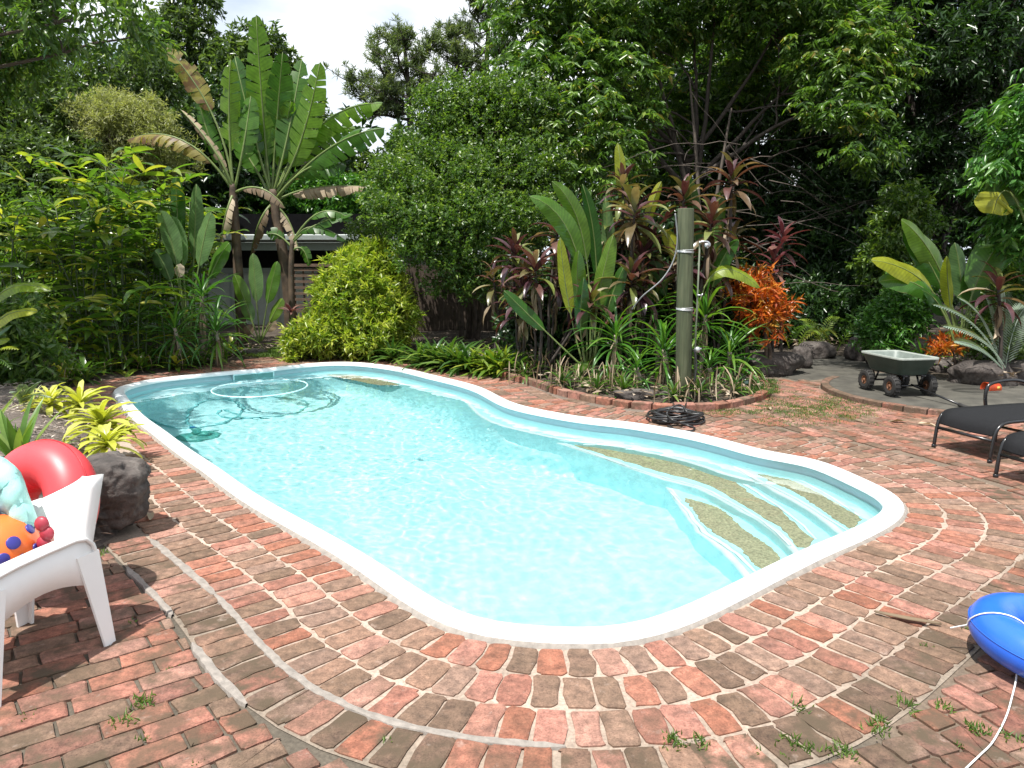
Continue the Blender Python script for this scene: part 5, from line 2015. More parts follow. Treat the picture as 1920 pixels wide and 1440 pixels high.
# right: bright leaved tree at the edge, glossy shrubs
rt_low = [blob(1905, 215, 45, 9.8), blob(1880, 290, 42, 9.7), blob(1925, 300, 60, 9.8), blob(1870, 340, 30, 9.7), blob(1930, 380, 60, 9.9), blob(1950, 190, 60, 10), blob(1990, 280, 90, 10.2), blob(1915, 440, 40, 10)]
rt_shade = [(4.4, 10.0, 7.9, 1.4, 1.1, .5), (5.7, 11.0, 7.9, 1.5, 1.1, .5), (7.0, 11.6, 8.1, 1.5, 1.2, .6), (8.2, 11.2, 7.8, 1.5, 1.3, .7)]  # unseen lobes high overhead, added to shade the path and rocks
tree('leafy_tree', 'bright glossy-leaved branches hanging in at the right edge', M['leaf_bright'], gp(2650, 10.4), rt_low + rt_shade, 0, 0, 0, 0, .09, bark='bark_dark', seed=61, nb=1,
     parts=[crown_geo(rt_low, 520, 11, .17, .05, seed=61, droop=.65, hang=True, twig=.22, shell=.4), crown_geo(rt_shade, 1500, 11, .19, .06, seed=161, droop=.4, hang=True, twig=.25, shell=.2, sub=4)])
tree('glossy_shrub', 'dark glossy shrub catching light behind the large-leaved clump', M['leaf_small'], gp(1695, 14), [blob(1690, 385, 34, 14), blob(1670, 440, 40, 14), blob(1700, 500, 40, 14), blob(1650, 500, 34, 14), blob(1720, 420, 30, 14)], 700, 11, .11, .05, .05, bark='bark_dark', cat='shrub', seed=62)
tree('glossy_shrub', 'low glossy green shrub behind the garden cart', M['leaf_bright'], gp(1690, 11.8), [blob(1690, 590, 36, 11.7), blob(1660, 615, 30, 11.6), blob(1720, 560, 34, 11.9), blob(1640, 630, 20, 11.5), blob(1700, 540, 26, 12), blob(1670, 640, 22, 11.5)], 620, 11, .10, .042, .03, trunks=2, bark='bark_dark', cat='shrub', seed=63)

# ------------------------------------------------------------------ library of single leaves
def leaf_mesh(name, L, W, bend, mat, prof='strap', fold=.25, n=6, tipdown=0.0, wave=0.0, seed=0):
    """a blade along +x from the origin, curving down by `bend` radians, folded along its midrib"""
    r = random.Random(seed)
    vs, fs = [], []
    a = 0.0
    x = z = 0.0
    for i in range(n + 1):
        t = i / n
        if prof == 'strap': w = W * min(1, (.55 + t * 1.6)) * (1 - max(0, (t - .45) / .55) ** 1.8)
        elif prof == 'lance': w = W * (math.sin(math.pi * min(1, .06 + t * .94)) ** .8)
        elif prof == 'paddle': w = W * (math.sin(math.pi * (t ** .85)) ** .55 if 0 < t < 1 else (.1 if t == 0 else 0))
        elif prof == 'tongue': w = W * (.6 + .4 * math.sin(math.pi * min(1, t * .9))) * (1 if t < .8 else max(.12, 1 - ((t - .8) / .2) ** 2))
        w = max(w, .0015)
        wob = wave * math.sin(t * 9 + seed)
        for s in (-1, 0, 1):
            lift = fold * w / 2 * abs(s) + wob * s * w
            vs.append((x - math.sin(a) * 0 + lift * math.sin(a), s * w / 2 * math.cos(min(1.2, fold)), z + lift * math.cos(a)))
        st = L / n
        a += bend / n * (.5 + t) + r.gauss(0, .02)
        x += math.cos(a) * st
        z -= math.sin(a) * st
    for i in range(n):
        for k in range(2):
            q = i * 3 + k
            fs.append((q, q + 3, q + 4, q + 1))
    me = bpy.data.meshes.new(name)
    me.from_pydata(vs, [], fs)
    me.materials.append(mat)
    me.polygons.foreach_set('use_smooth', [True] * len(me.polygons))
    return me


LIB = {}


def lib(key, count, L, W, bend, mat, **kw):
    LIB[key] = [leaf_mesh('leaf', L * R.uniform(.92, 1.08), W * R.uniform(.9, 1.1), bend * R.uniform(.6, 1.4), M[mat], seed=i, **kw) for i in range(count)]


lib('cord', 7, .54, .115, 1.1, 'leaf_cordyline', prof='lance', fold=.35)
lib('cordred', 4, .46, .11, .7, 'leaf_cordyline_red', prof='lance', fold=.3)
lib('corddead', 3, .4, .06, 1.7, 'leaf_dead', prof='lance', fold=.5, wave=.2)
lib('ginger', 6, .48, .105, .9, 'leaf_ginger', prof='lance', fold=.3, n=5)
lib('pandan', 6, .78, .046, 1.25, 'leaf_pandan', prof='strap', fold=.5, n=6)
lib('thatch', 4, .5, .024, 1.4, 'leaf_dead', prof='strap', fold=.3, n=5)
lib('brom', 5, .29, .056, .95, 'leaf_brom', prof='tongue', fold=.35, n=6)
lib('bromg', 5, .46, .055, 1.0, 'leaf_brom_green', prof='strap', fold=.35, n=5)
lib('low', 5, .5, .058, 1.1, 'leaf_lowgreen', prof='strap', fold=.35, n=5)
lib('agave', 4, .52, .075, .35, 'leaf_agave', prof='strap', fold=.35, n=6)
lib('white', 4, .22, .022, .9, 'leaf_white', prof='strap', fold=.3, n=5)
lib('paddle', 5, .55, .17, .6, 'leaf_paddle', prof='paddle', fold=.25, n=7)
lib('pale', 3, .62, .24, .5, 'leaf_pale', prof='paddle', fold=.2, n=7)


def put(key, parent, loc, az, el, roll=0.0, s=1.0):
    o = bpy.data.objects.new('leaf', R.choice(LIB[key]))
    COL.objects.link(o)
    o.parent = parent
    o.location = loc
    o.rotation_euler = (Matrix.Rotation(az, 3, 'Z') @ Matrix.Rotation(-el, 3, 'Y') @ Matrix.Rotation(roll, 3, 'X')).to_euler()
    o.scale = (s, s, s)
    return o


GA = 2.39996


def rosette(key, parent, loc, n, el0=1.35, el1=-.1, s=1.0, ph=None, h=.1):
    ph = R.uniform(0, 6) if ph is None else ph
    for i in range(n):
        t = i / max(1, n - 1)
        put(key, parent, (loc[0], loc[1], loc[2] - h * t), ph + i * GA + R.gauss(0, .12), el0 + (el1 - el0) * t + R.gauss(0, .1), R.gauss(0, .15), s * R.uniform(.8, 1.12) * (.75 + .25 * min(1, t * 3)))


def stem(parent, pts, r0, r1, mat='bark_dark', name='stem', sides=6):
    mb = MB()
    c = catmull(pts, 5)
    tube(mb, c, [r0 + (r1 - r0) * i / (len(c) - 1) for i in range(len(c))], sides)
    return mb.build(name, M[mat], parent)


def cordyline(px, py, y, label, s=1.0, key='cord', n=24, basepx=None, dead=9, more=0):
    h = P(px, py, y)
    b = Vector((P(basepx or px, 650, y).x, y, .03))
    t = thing('cordyline', label, 'plant', b)
    H = h - b
    stem(t, [Vector((0, 0, 0)), H * .5 + Vector((R.uniform(-.08, .08), R.uniform(-.06, .06), 0)), H], .028, .018)
    rosette(key, t, H + Vector((0, 0, .05)), n, 1.4, -.35, s, h=.26)
    for i in range(dead):
        put('corddead', t, H * R.uniform(.55, .93), R.uniform(0, 6.3), R.uniform(-1.3, -.5), 0, R.uniform(.7, 1.1))
    for q in range(more):
        H2 = H * R.uniform(.5, .82) + Vector((R.gauss(0, .26), R.gauss(0, .2), 0))
        stem(t, [Vector((R.gauss(0, .08), R.gauss(0, .08), 0)), H2 * .5 + Vector((R.uniform(-.08, .08), 0, 0)), H2], .022, .014)
        rosette(key, t, H2 + Vector((0, 0, .03)), n - 4, 1.4, -.3, s * R.uniform(.75, 1.0), h=.2)
        for i in range(4):
            put('corddead', t, H2 * R.uniform(.6, .93), R.uniform(0, 6.3), R.uniform(-1.3, -.5), 0, R.uniform(.7, 1.1))


cord_l = ['purple cordyline head at the left end of the post bed', 'dark purple cordyline above the yellow-edged leaf', 'tall purple-brown cordyline rising in the centre of the post bed', 'cordyline with folded tip leaf standing behind the tall purple one',
          'cordyline head directly behind the top of the timber post', 'pale bronze cordyline leaning right of the post top', 'highest red-tipped cordyline right of the post', 'low dark cordyline in the shade left of the post', 'half-dried cordyline hanging over the left edge of the post bed']
for (px, py, y, s, bp_), l in zip([(1003, 505, 10.3, .95, 1010), (1046, 430, 10.8, .9, 1030), (1190, 395, 10.3, 1.05, 1180), (1168, 345, 11.0, .8, 1165), (1283, 368, 10.7, 1.0, 1270), (1335, 415, 10.2, .9, 1310), (1372, 335, 10.9, .95, 1340), (1205, 475, 10.4, .9, 1195), (965, 475, 10.9, .9, 985)], cord_l):
    cordyline(px, py, y, l, s * 1.05, basepx=bp_, more=2)
cordyline(1467, 445, 11.6, 'dark red cordyline with two tiers behind the orange croton', .95, 'cordred', 18, dead=3)
cordyline(1452, 492, 11.4, 'shorter dark red cordyline touching the top of the orange croton', .9, 'cordred', 16, dead=2)
cordyline(1872, 540, 9.6, 'bronze cordyline beside the large-leaved clump at the right edge', 1.0, 'cord', 18, basepx=1880)
cordyline(925, 520, 12.2, 'half-bare cordyline in shade between the small-leaved tree and the post bed', .8, 'cord', 14)

pand_l = ['broad strappy green rosette left of the timber post', 'strappy green rosette touching the left side of the timber post', 'smallest strappy rosette low between its two larger neighbours', 'upright bright strappy clump just right of the timber post', 'lower strappy clump at the right end of the post bed',
          'strappy rosette hanging over the soil right of the post', 'shaded strappy rosette above the other two left of the post', 'tall strappy rosette at the far left pool edge', 'strappy rosette in front of the banana trunk', 'upper strappy rosette behind its two neighbours at the far left', 'strappy clump low by the solar light']
for (px, py, y, s, n), l in zip([(1155, 628, 9.7, 1.0, 34), (1243, 655, 9.45, .95, 32), (1193, 690, 9.2, .7, 24), (1322, 590, 10.1, 1.05, 34), (1368, 660, 9.8, .95, 32), (1330, 690, 9.4, .7, 22), (1225, 575, 10.4, .9, 26),
                                (327, 615, 11.5, .95, 32), (405, 620, 11.7, 1.0, 34), (378, 555, 12.2, .95, 30), (1390, 700, 9.9, .75, 24)], pand_l):
    h = P(px, py, y)
    b = Vector((h.x + R.uniform(-.1, .1), y + .05, .03))
    t = thing('pandan_plant', l, 'plant', b)
    H = h - b
    stem(t, [Vector((0, 0, 0)), H * .5 + Vector((.03, 0, 0)), H], .04, .03, 'thatch')
    rosette('pandan', t, H + Vector((0, 0, .05)), int(n * 1.25), 1.45, -.3, s, h=.26)
    for i in range(22):
        put('thatch', t, H * R.uniform(.7, .98), R.uniform(0, 6.3), R.uniform(-1.35, -.7), 0, R.uniform(.6, 1.1))


# ---- large leaves drawn as curves in space
def big_leaf(parent, p0, p1, p2, W, mat, n=12, facing=None, fold=.25, torn=0, prof='paddle', stalk=.2, rib='petiole', seed=0, ribr=.014, name='leaf', wave=.06, tear_droop=.5):
    """blade along a curved midrib p0-p1-p2 (world points), stalk on the first part; `torn` splits the blade into flaps"""
    r = random.Random(seed + int(abs(p0.x * 100)) + int(abs(p2.z * 77)))
    pts = []
    for i in range(n * 2 + 1):
        t = i / (n * 2)
        pts.append(p0 * (1 - t) ** 2 + p1 * 2 * t * (1 - t) + p2 * t * t)
    mb = MB()
    LU, LE = [], []
    nr0 = facing or Vector((0, -.5, .85))
    def fr(t):
        k = t * n * 2
        i = min(n * 2 - 1, int(k)); f = k - i
        p = pts[i].lerp(pts[i + 1], f)
        tan = (pts[min(n * 2, i + 1)] - pts[max(0, i)]).normalized()
        s = tan.cross(nr0)
        s = s.normalized() if s.length > .05 else tan.orthogonal().normalized()
        return p, tan, s, s.cross(tan).normalized()
    def width(u):
        if prof == 'paddle': return W * (math.sin(math.pi * min(1, max(0, u)) ** .8) ** .5 if 0 < u < 1 else .04)
        return W * (math.sin(math.pi * min(1, max(0, u)) ** .65) ** .7 if 0 < u < 1 else .03)
    L_ = parent.location
    K = torn if torn else n
    for side in (-1, 1):
        cuts = [0.0]
        for k in range(1, K): cuts.append((k + (r.uniform(-.35, .35) if torn else 0)) / K)
        cuts.append(1.0)
        prevf = None
        for k in range(K):
            u0, u1 = cuts[k], cuts[k + 1]
            fo = fold + (r.gauss(0, tear_droop * .5) if torn else wave * math.sin(u0 * 14 + side))
            gap = (.12 if torn and r.random() < .75 else .02) * (u1 - u0) if torn else 0
            m = 3 if torn else 1
            vs, fs = [], []
            for q in range(m + 1):
                u = u0 + (u1 - u0) * q / m
                p, tan, s, nn = fr(stalk + (1 - stalk) * u)
                w = width(u) / 2
                uu = u + (gap if q == 0 else (-gap if q == m else 0))
                pe, te, se, ne = fr(stalk + (1 - stalk) * min(1, max(0, uu)))
                fa = fo if torn else fold + wave * math.sin(u * 14 + side)
                for e in (0, .5, 1.0):
                    a = fa * (.4 + .6 * e)
                    b0 = p.lerp(pe, e) + tan * (w * .35 * e)
                    vs.append(b0 + s * side * w * e * math.cos(a) - nn * w * e * math.sin(a) * 1.0 - L_)
                    LU.append(u); LE.append(e)
            for q in range(m):
                for e in range(2):
                    a = q * 3 + e
                    f = (a, a + 3, a + 4, a + 1)
                    fs.append(f if side > 0 else f[::-1])
            mb.add(vs, fs, 0)
    sp = [p - L_ for p in pts[::2]]
    tube(mb, sp, [ribr * (1.3 - 1.05 * i / (len(sp) - 1)) for i in range(len(sp))], 6, mi=1)
    o = mb.build(name, [M[mat], M[rib]], parent)
    for nm_, arr in (('lu', LU), ('le', LE)):
        o.data.attributes.new(nm_, 'FLOAT', 'POINT').data.foreach_set('value', arr + [0.0] * (len(mb.v) - len(arr)))
    return o


def pxleaf(parent, y, a, b, c, W, mat, dy=(0, 0, 0), **kw):
    return big_leaf(parent, P(*a, y + dy[0]), P(*b, y + dy[1]), P(*c, y + dy[2]), W, mat, **kw)


# banana clump
by = 14.4
ban = thing('banana_plant', 'tall banana plant with torn upright leaves right of the pair', 'banana plant', gp(525, by))
toC = Vector((0, -1, .15))
stem(ban, [p - ban.location for p in [gp(545, by, 0), P(538, 520, by), P(520, 420, by), P(512, 355, by)]], .12, .075, 'bananatrunk', 'pseudostem', 10)
for a, b, c, W, mat, kw in [
    ((508, 370), (494, 250), (480, 28), .58, 'leaf_banana', dict(facing=toC, torn=12, fold=.12, stalk=.28, tear_droop=.25)),
    ((510, 365), (516, 260), (530, 98), .56, 'leaf_banana', dict(facing=toC, torn=9, fold=.15, stalk=.3, tear_droop=.25)),
    ((512, 365), (540, 270), (566, 110), .5, 'leaf_banana', dict(facing=Vector((.3, -1, .1)), torn=8, fold=.15, stalk=.3, tear_droop=.2)),
    ((514, 368), (570, 290), (600, 116), .58, 'leaf_banana', dict(facing=Vector((-.2, -1, .1)), torn=9, fold=.12, stalk=.3, tear_droop=.2)),
    ((510, 370), (470, 240), (440, 105), .45, 'leaf_banana', dict(facing=toC, torn=8, fold=.3, stalk=.3)),
    ((514, 372), (590, 186), (716, 194), .66, 'leaf_banana', dict(facing=Vector((-.1, -.75, .65)), torn=9, fold=.75, stalk=.3, tear_droop=.3)),
    ((514, 375), (560, 215), (668, 243), .74, 'leaf_banana', dict(facing=Vector((-.1, -.8, .6)), torn=8, fold=.65, stalk=.22, tear_droop=.25)),
    ((516, 378), (610, 250), (722, 240), .66, 'leaf_banana', dict(facing=Vector((-.1, -.8, .6)), torn=9, fold=.7, stalk=.28, tear_droop=.3)),
    ((514, 378), (580, 282), (650, 312), .6, 'leaf_banana', dict(facing=Vector((0, -.8, .6)), torn=8, fold=.7, stalk=.3)),
    ((514, 380), (570, 340), (690, 350), .45, 'leaf_dead', dict(facing=Vector((0, -.1, 1)), torn=14, fold=1.15, stalk=.25)),
    ((512, 380), (560, 300), (620, 285), .4, 'leaf_bananaold', dict(facing=Vector((0, -.6, .8)), torn=9, fold=.6, stalk=.3)),
    ((508, 372), (470, 290), (420, 235), .45, 'leaf_banana', dict(facing=toC, torn=8, fold=.4, stalk=.3)),
    ((512, 365), (530, 280), (545, 190), .5, 'leaf_banana', dict(facing=Vector((.5, -.8, .2)), torn=8, fold=.4, stalk=.3)),
    ((508, 365), (490, 290), (500, 170), .5, 'leaf_banana', dict(facing=Vector((-.5, -.8, .2)), torn=8, fold=.4, stalk=.3)),
    ((514, 385), (545, 400), (560, 470), .3, 'leaf_dead', dict(facing=Vector((1, -.5, .2)), torn=8, fold=.8, stalk=.1)),
    ((508, 385), (480, 410), (470, 480), .3, 'leaf_dead', dict(facing=Vector((-1, -.5, .2)), torn=8, fold=.8, stalk=.1))]:
    pxleaf(ban, by, a, b, c, W, mat, dy=(0, R.uniform(-.4, .3), R.uniform(-.5, .4)), ribr=.022, **kw)
ban2 = thing('banana_plant', 'banana plant with a drooping browned leaf left of the pair', 'banana plant', gp(448, by - .3))
yb = by - .3
stem(ban2, [p - ban2.location for p in [gp(452, yb, 0), P(446, 500, yb), P(440, 400, yb), P(436, 345, yb)]], .10, .06, 'bananatrunk', 'pseudostem', 10)
for a, b, c, W, mat, kw in [
    ((438, 360), (350, 215), (238, 262), .5, 'leaf_bananaold', dict(facing=Vector((0, -.15, 1)), torn=16, fold=1.0, stalk=.22)),
    ((438, 358), (415, 280), (338, 205), .22, 'leaf_dead', dict(facing=toC, torn=9, fold=1.0, stalk=.2)),
    ((438, 355), (420, 200), (305, 82), .42, 'leaf_bananaold', dict(facing=Vector((.3, -1, .1)), torn=10, fold=.3, stalk=.5)),
    ((438, 355), (425, 240), (432, 112), .42, 'leaf_banana', dict(facing=toC, torn=9, fold=.5, stalk=.3)),
    ((440, 355), (460, 270), (470, 180), .45, 'leaf_banana', dict(facing=toC, torn=8, fold=.4, stalk=.3)),
    ((440, 358), (400, 300), (370, 180), .35, 'leaf_banana', dict(facing=toC, torn=8, fold=.6, stalk=.3)),
    ((440, 362), (490, 330), (535, 390), .3, 'leaf_dead', dict(facing=Vector((0, -.3, 1)), torn=9, fold=.9, stalk=.15)),
    ((438, 362), (420, 400), (410, 470), .3, 'leaf_dead', dict(facing=Vector((-1, -.5, .2)), torn=8, fold=.9, stalk=.1))]:
    pxleaf(ban2, yb, a, b, c, W, mat, dy=(0, R.uniform(-.4, .3), R.uniform(-.4, .3)), ribr=.022, **kw)
ban3 = thing('banana_plant', 'young banana sucker with arching leaves in front of the dark roof', 'banana plant', gp(548, 13.8))
stem(ban3, [p - ban3.location for p in [gp(548, 13.8, 0), P(546, 520, 13.8), P(548, 450, 13.8)]], .07, .04, 'bananatrunk', 'pseudostem', 8)
for a, b, c, W, mat, kw in [
    ((548, 460), (570, 395), (650, 452), .3, 'leaf_banana', dict(facing=Vector((0, -.5, .8)), torn=6, fold=.5, stalk=.2)),
    ((548, 455), (590, 410), (662, 402), .28, 'leaf_banana', dict(facing=Vector((0, -.6, .8)), torn=6, fold=.4, stalk=.3)),
    ((548, 455), (600, 360), (660, 415), .3, 'leaf_banana', dict(facing=Vector((0, -.5, .8)), torn=7, fold=.5, stalk=.3)),
    ((548, 465), (520, 430), (500, 440), .26, 'leaf_banana', dict(facing=toC, torn=5, fold=.4, stalk=.3)),
    ((548, 470), (570, 450), (580, 500), .2, 'leaf_banana', dict(facing=toC, torn=5, fold=.4, stalk=.3))]:
    pxleaf(ban3, 13.8, a, b, c, W, mat, ribr=.018, **kw)

# heliconia clumps
hel = thing('heliconia', 'broad-leaved heliconia with a large dark green leaf pointing left in the post bed', 'plant', Vector((P(1085, 650, 10.3).x, 10.3, .03)))
for a, b, c, W, mat, y in [((1100, 690), (1110, 400), (993, 368), 0.300, 'leaf_paddle', 10.2), ((1105, 690), (1120, 400), (1035, 340), 0.250, 'leaf_paddle', 10.5), ((1110, 690), (1135, 470), (1092, 345), 0.200, 'leaf_paddle', 10.7), ((1095, 690), (1060, 570), (1050, 445), 0.188, 'leaf_yellow', 10.0),
                           ((1105, 690), (1115, 560), (1150, 440), 0.275, 'leaf_paddle', 10.1), ((1100, 690), (1075, 560), (1085, 470), 0.250, 'leaf_paddle', 10.2), ((1110, 690), (1140, 560), (1170, 500), 0.250, 'leaf_paddle', 10.0), ((1100, 690), (1080, 620), (1095, 520), 0.225, 'leaf_paddle', 9.9), ((1110, 690), (1150, 520), (1135, 370), 0.225, 'leaf_pale', 10.8), ((1095, 690), (1000, 600), (945, 545), 0.200, 'leaf_paddle', 10.0), ((1085, 720), (1090, 650), (1088, 700), 0.200, 'leaf_paddle', 9.7)]:
    pxleaf(hel, y, a, b, c, W, mat, dy=(0, .1, R.uniform(-.3, .1)), facing=Vector((-.35, -.75, .6)), fold=.3, stalk=.42, ribr=.012)
hel2 = thing('heliconia', 'heliconia behind the post with a long yellow-green leaf drooping right', 'plant', Vector((P(1310, 650, 10.4).x, 10.4, .03)))
for a, b, c, W, mat, y in [((1300, 700), (1300, 420), (1425, 540), 0.250, 'leaf_yellow', 10.0), ((1310, 700), (1330, 480), (1385, 450), 0.250, 'leaf_paddle', 10.2), ((1300, 700), (1290, 450), (1240, 430), 0.250, 'leaf_yellow', 10.6), ((1305, 700), (1310, 420), (1290, 330), 0.250, 'leaf_paddle', 10.9), ((1300, 700), (1340, 430), (1350, 360), 0.250, 'leaf_paddle', 11), ((1290, 700), (1240, 520), (1210, 440), 0.250, 'leaf_paddle', 10.6), ((1300, 700), (1230, 540), (1180, 470), 0.250, 'leaf_paddle', 10.7)]:
    pxleaf(hel2, y, a, b, c, W, mat, dy=(0, .1, R.uniform(-.2, .1)), facing=Vector((-.2, -.6, .75)), fold=.35, stalk=.45, ribr=.012)
hel5 = thing('canna', 'tall blotched canna stalk with a curled dry tip behind the tall cordyline', 'plant', Vector((P(1170, 650, 11.2).x, 11.2, .03)))
pxleaf(hel5, 11.1, (1175, 640), (1180, 400), (1158, 268), .2, 'leaf_yellow', facing=toC, fold=.5, stalk=.6, ribr=.012)
pxleaf(hel5, 11.1, (1175, 640), (1200, 420), (1240, 340), .16, 'leaf_yellow', facing=toC, fold=.4, stalk=.6, ribr=.012)

hel3 = thing('heliconia', 'large-leaved glossy clump spreading wide beside the cart', 'plant', Vector((P(1795, 660, 10.6).x, 10.6, .15)))
for a, b, c, W, mat, y in [((1800, 660), (1780, 480), (1690, 412), 0.435, 'leaf_paddle', 10.4), ((1800, 660), (1770, 500), (1694, 435), 0.348, 'leaf_paddle', 10.3), ((1795, 660), (1765, 500), (1634, 488), 0.377, 'leaf_yellow', 10.2), ((1795, 665), (1760, 500), (1648, 528), 0.377, 'leaf_paddle', 10.0),
                           ((1800, 665), (1810, 520), (1906, 414), 0.464, 'leaf_paddle', 10.3), ((1800, 660), (1812, 540), (1790, 455), 0.290, 'leaf_pale', 10.6), ((1798, 660), (1775, 560), (1775, 480), 0.203, 'leaf_yellow', 10.2), ((1800, 665), (1830, 560), (1820, 500), 0.290, 'leaf_paddle', 10.5), ((1798, 665), (1770, 560), (1730, 545), 0.290, 'leaf_paddle', 10.1)]:
    pxleaf(hel3, y, a, b, c, W, mat, dy=(0, .1, R.uniform(-.3, .1)), facing=Vector((-.1, -.75, .65)), fold=.3, stalk=.42, ribr=.013)
hel4 = thing('banana_plant', 'single bright backlit banana leaf hanging at the right edge', 'banana plant', gp(1960, 9.6))
pxleaf(hel4, 9.5, (1990, 700), (1900, 230), (1862, 400), 0.493, 'leaf_yellow', facing=toC, fold=.1, stalk=.82, ribr=.016)
pxleaf(hel4, 9.7, (1990, 700), (1940, 330), (1850, 330), 0.435, 'leaf_paddle', facing=toC, fold=.2, stalk=.6, ribr=.016)
hel6 = thing('heliconia', 'broad yellow-green leaves reaching in at the left edge', 'plant', gp(-70, 8.2))
for a, b, c, W, mat, y in [((-70, 800), (-60, 480), (96, 545), .26, 'leaf_yellow', 8.2), ((-70, 800), (-50, 560), (70, 585), .26, 'leaf_yellow', 8.1), ((-70, 800), (-60, 640), (22, 610), .2, 'leaf_paddle', 8.0), ((-70, 800), (-90, 500), (-30, 420), .26, 'leaf_paddle', 8.3), ((-80, 800), (-40, 620), (15, 640), .2, 'leaf_yellow', 7.9)]:
    pxleaf(hel6, y, a, b, c, W, mat, dy=(0, 0, -.1), facing=Vector((.1, -.5, .85)), fold=.25, stalk=.4, ribr=.014)
hel7 = thing('heliconia', 'group of pale upright paddle leaves left of the banana trunks', 'plant', gp(350, 12.6))
for a, b, c, W, mat, y in [((350, 640), (340, 480), (300, 395), .34, 'leaf_pale', 12.4), ((350, 640), (350, 480), (322, 405), .28, 'leaf_pale', 12.5), ((355, 640), (370, 480), (396, 398), .34, 'leaf_pale', 12.3), ((355, 640), (365, 480), (368, 345), .3, 'leaf_pale', 12.7), ((360, 640), (390, 500), (430, 455), .3, 'leaf_paddle', 12.5), ((350, 640), (320, 500), (290, 470), .3, 'leaf_pale', 12.4), ((355, 640), (330, 420), (330, 330), .3, 'leaf_paddle', 12.9)]:
    pxleaf(hel7, y, a, b, c, W, mat, dy=(0, .1, 0), facing=Vector((-.2, -.9, .35)), fold=.2, stalk=.5, ribr=.014)
pxleaf(hel7, 12.1, (352, 640), (318, 440), (338, 520), .2, 'leaf_dead', facing=toC, fold=.5, stalk=.7, ribr=.010)

# ---- ginger thicket on the left
gl = ['arching gingers at the far left edge of the thicket', 'tall ginger clump under the feathery tree', 'ginger canes behind the pale dry leaf', 'yellowing arching gingers below the drooping banana leaf', 'dense ginger clump in the middle of the thicket', 'front ginger clump beside the dark rock', 'short bright gingers along the far pool edge',
      'leaning gingers in the left corner shade', 'tall back row ginger left of the yellowing one', 'back row ginger right of the yellowing one', 'low ginger clump near the far left pool corner', 'ginger clump just left of the strappy rosettes', 'dark gingers hanging at the left picture edge']
for i, ((px, y, top, n, sp), l) in enumerate(zip([(40, 12.0, 390, 10, 1.0), (150, 12.6, 330, 11, .9), (330, 13.2, 420, 8, .8), (270, 12.8, 300, 12, .9), (200, 12.0, 420, 11, .9), (90, 10.9, 560, 8, .8), (215, 11.3, 560, 10, 1.0),
                                                 (-60, 10.6, 440, 10, .8), (200, 13.6, 290, 10, 1.0), (370, 13.8, 360, 9, .8), (170, 11.0, 610, 8, .7), (270, 11.6, 540, 9, .6), (10, 10.2, 600, 9, .7)], gl)):
    b = gp(px, y, .04)
    t = thing('ginger_plant', l, 'plant', b, 0, 'ginger clumps of the left thicket')
    zt = P(px, top, y).z
    mb = MB()
    for k in range(n):
        a = R.uniform(0, 6.28)
        o = Vector((R.gauss(0, .22 * sp), R.gauss(0, .22), 0))
        H = zt * R.uniform(.72, 1.02)
        lean_ = H * R.uniform(.1, .38)
        dirv = Vector((math.cos(a), math.sin(a) * .7 - .25, 0))
        c = catmull([o, o + dirv * lean_ * .18 + Vector((0, 0, H * .5)), o + dirv * lean_ * .6 + Vector((0, 0, H * .9)), o + dirv * lean_ * 1.25 + Vector((0, 0, H * .98))], 6)
        tube(mb, c, [.016 - .011 * j / (len(c) - 1) for j in range(len(c))], 5)
        nl = int(6 + H * 4.4)
        az0 = math.atan2(dirv.y, dirv.x)
        for j in range(nl):
            f = .16 + .84 * j / (nl - 1)
            q = c[min(len(c) - 1, int(f * (len(c) - 1)))]
            sd = 1 if j % 2 else -1
            put('ginger', t, q, az0 + sd * R.uniform(.7, 1.4), R.uniform(.1, .75), R.gauss(0, .4), R.uniform(.75, 1.15) * (1 if H > 1.2 else .75))
    mb.build('stem', M['stemgreen'], t)

for px, od in zip((120, 140, 165, 190, 212, 235, 258, 280, 300, 325, 350, 375, 400, 428), ['first', 'second', 'third', 'fourth', 'fifth', 'sixth', 'seventh', 'eighth', 'ninth', 'tenth', 'eleventh', 'twelfth', 'thirteenth', 'last']):
    f = float(np.interp(px, [100, 170, 250, 350, 440], [735, 717, 703, 691, 676])) - R.uniform(2, 12)
    b = G(px + R.uniform(-8, 8), f, .03)
    t = thing('ginger_shoot', od + ' short ginger shoot along the far left pool edge, counted from the mulch bed', 'plant', b, 0, 'ginger shoots along the far left pool edge')
    rosette('ginger', t, Vector((0, 0, .12)), R.randint(8, 13), 1.3, .25, R.uniform(.65, 1.0), h=.1)
    rosette('low', t, Vector((R.uniform(-.15, .15), R.uniform(0, .2), .02)), 12, 1.3, .2, .8, h=.03)
    for q in range(4): put('thatch', t, Vector((R.gauss(0, .1), R.gauss(0, .1), .25)), R.uniform(0, 6.3), R.uniform(-1.2, -.2), 0, .6)
hel8 = thing('heliconia', 'white-backed broad leaves between the two banana trunks', 'plant', gp(488, 13.6))
for a, b, c, W, mat in [((488, 640), (480, 560), (474, 475), .3, 'leaf_pale'), ((490, 640), (500, 560), (520, 490), .28, 'leaf_paddle'), ((486, 640), (462, 570), (440, 515), .28, 'leaf_paddle'), ((488, 640), (470, 600), (455, 560), .26, 'leaf_pale'), ((490, 640), (505, 600), (530, 560), .24, 'leaf_paddle'), ((490, 640), (500, 620), (515, 600), .22, 'leaf_dead'), ((486, 640), (470, 625), (462, 612), .22, 'leaf_dead')]:
    pxleaf(hel8, 13.5, a, b, c, W, mat, facing=Vector((-.2, -.9, .35)), fold=.3, stalk=.45, ribr=.012)

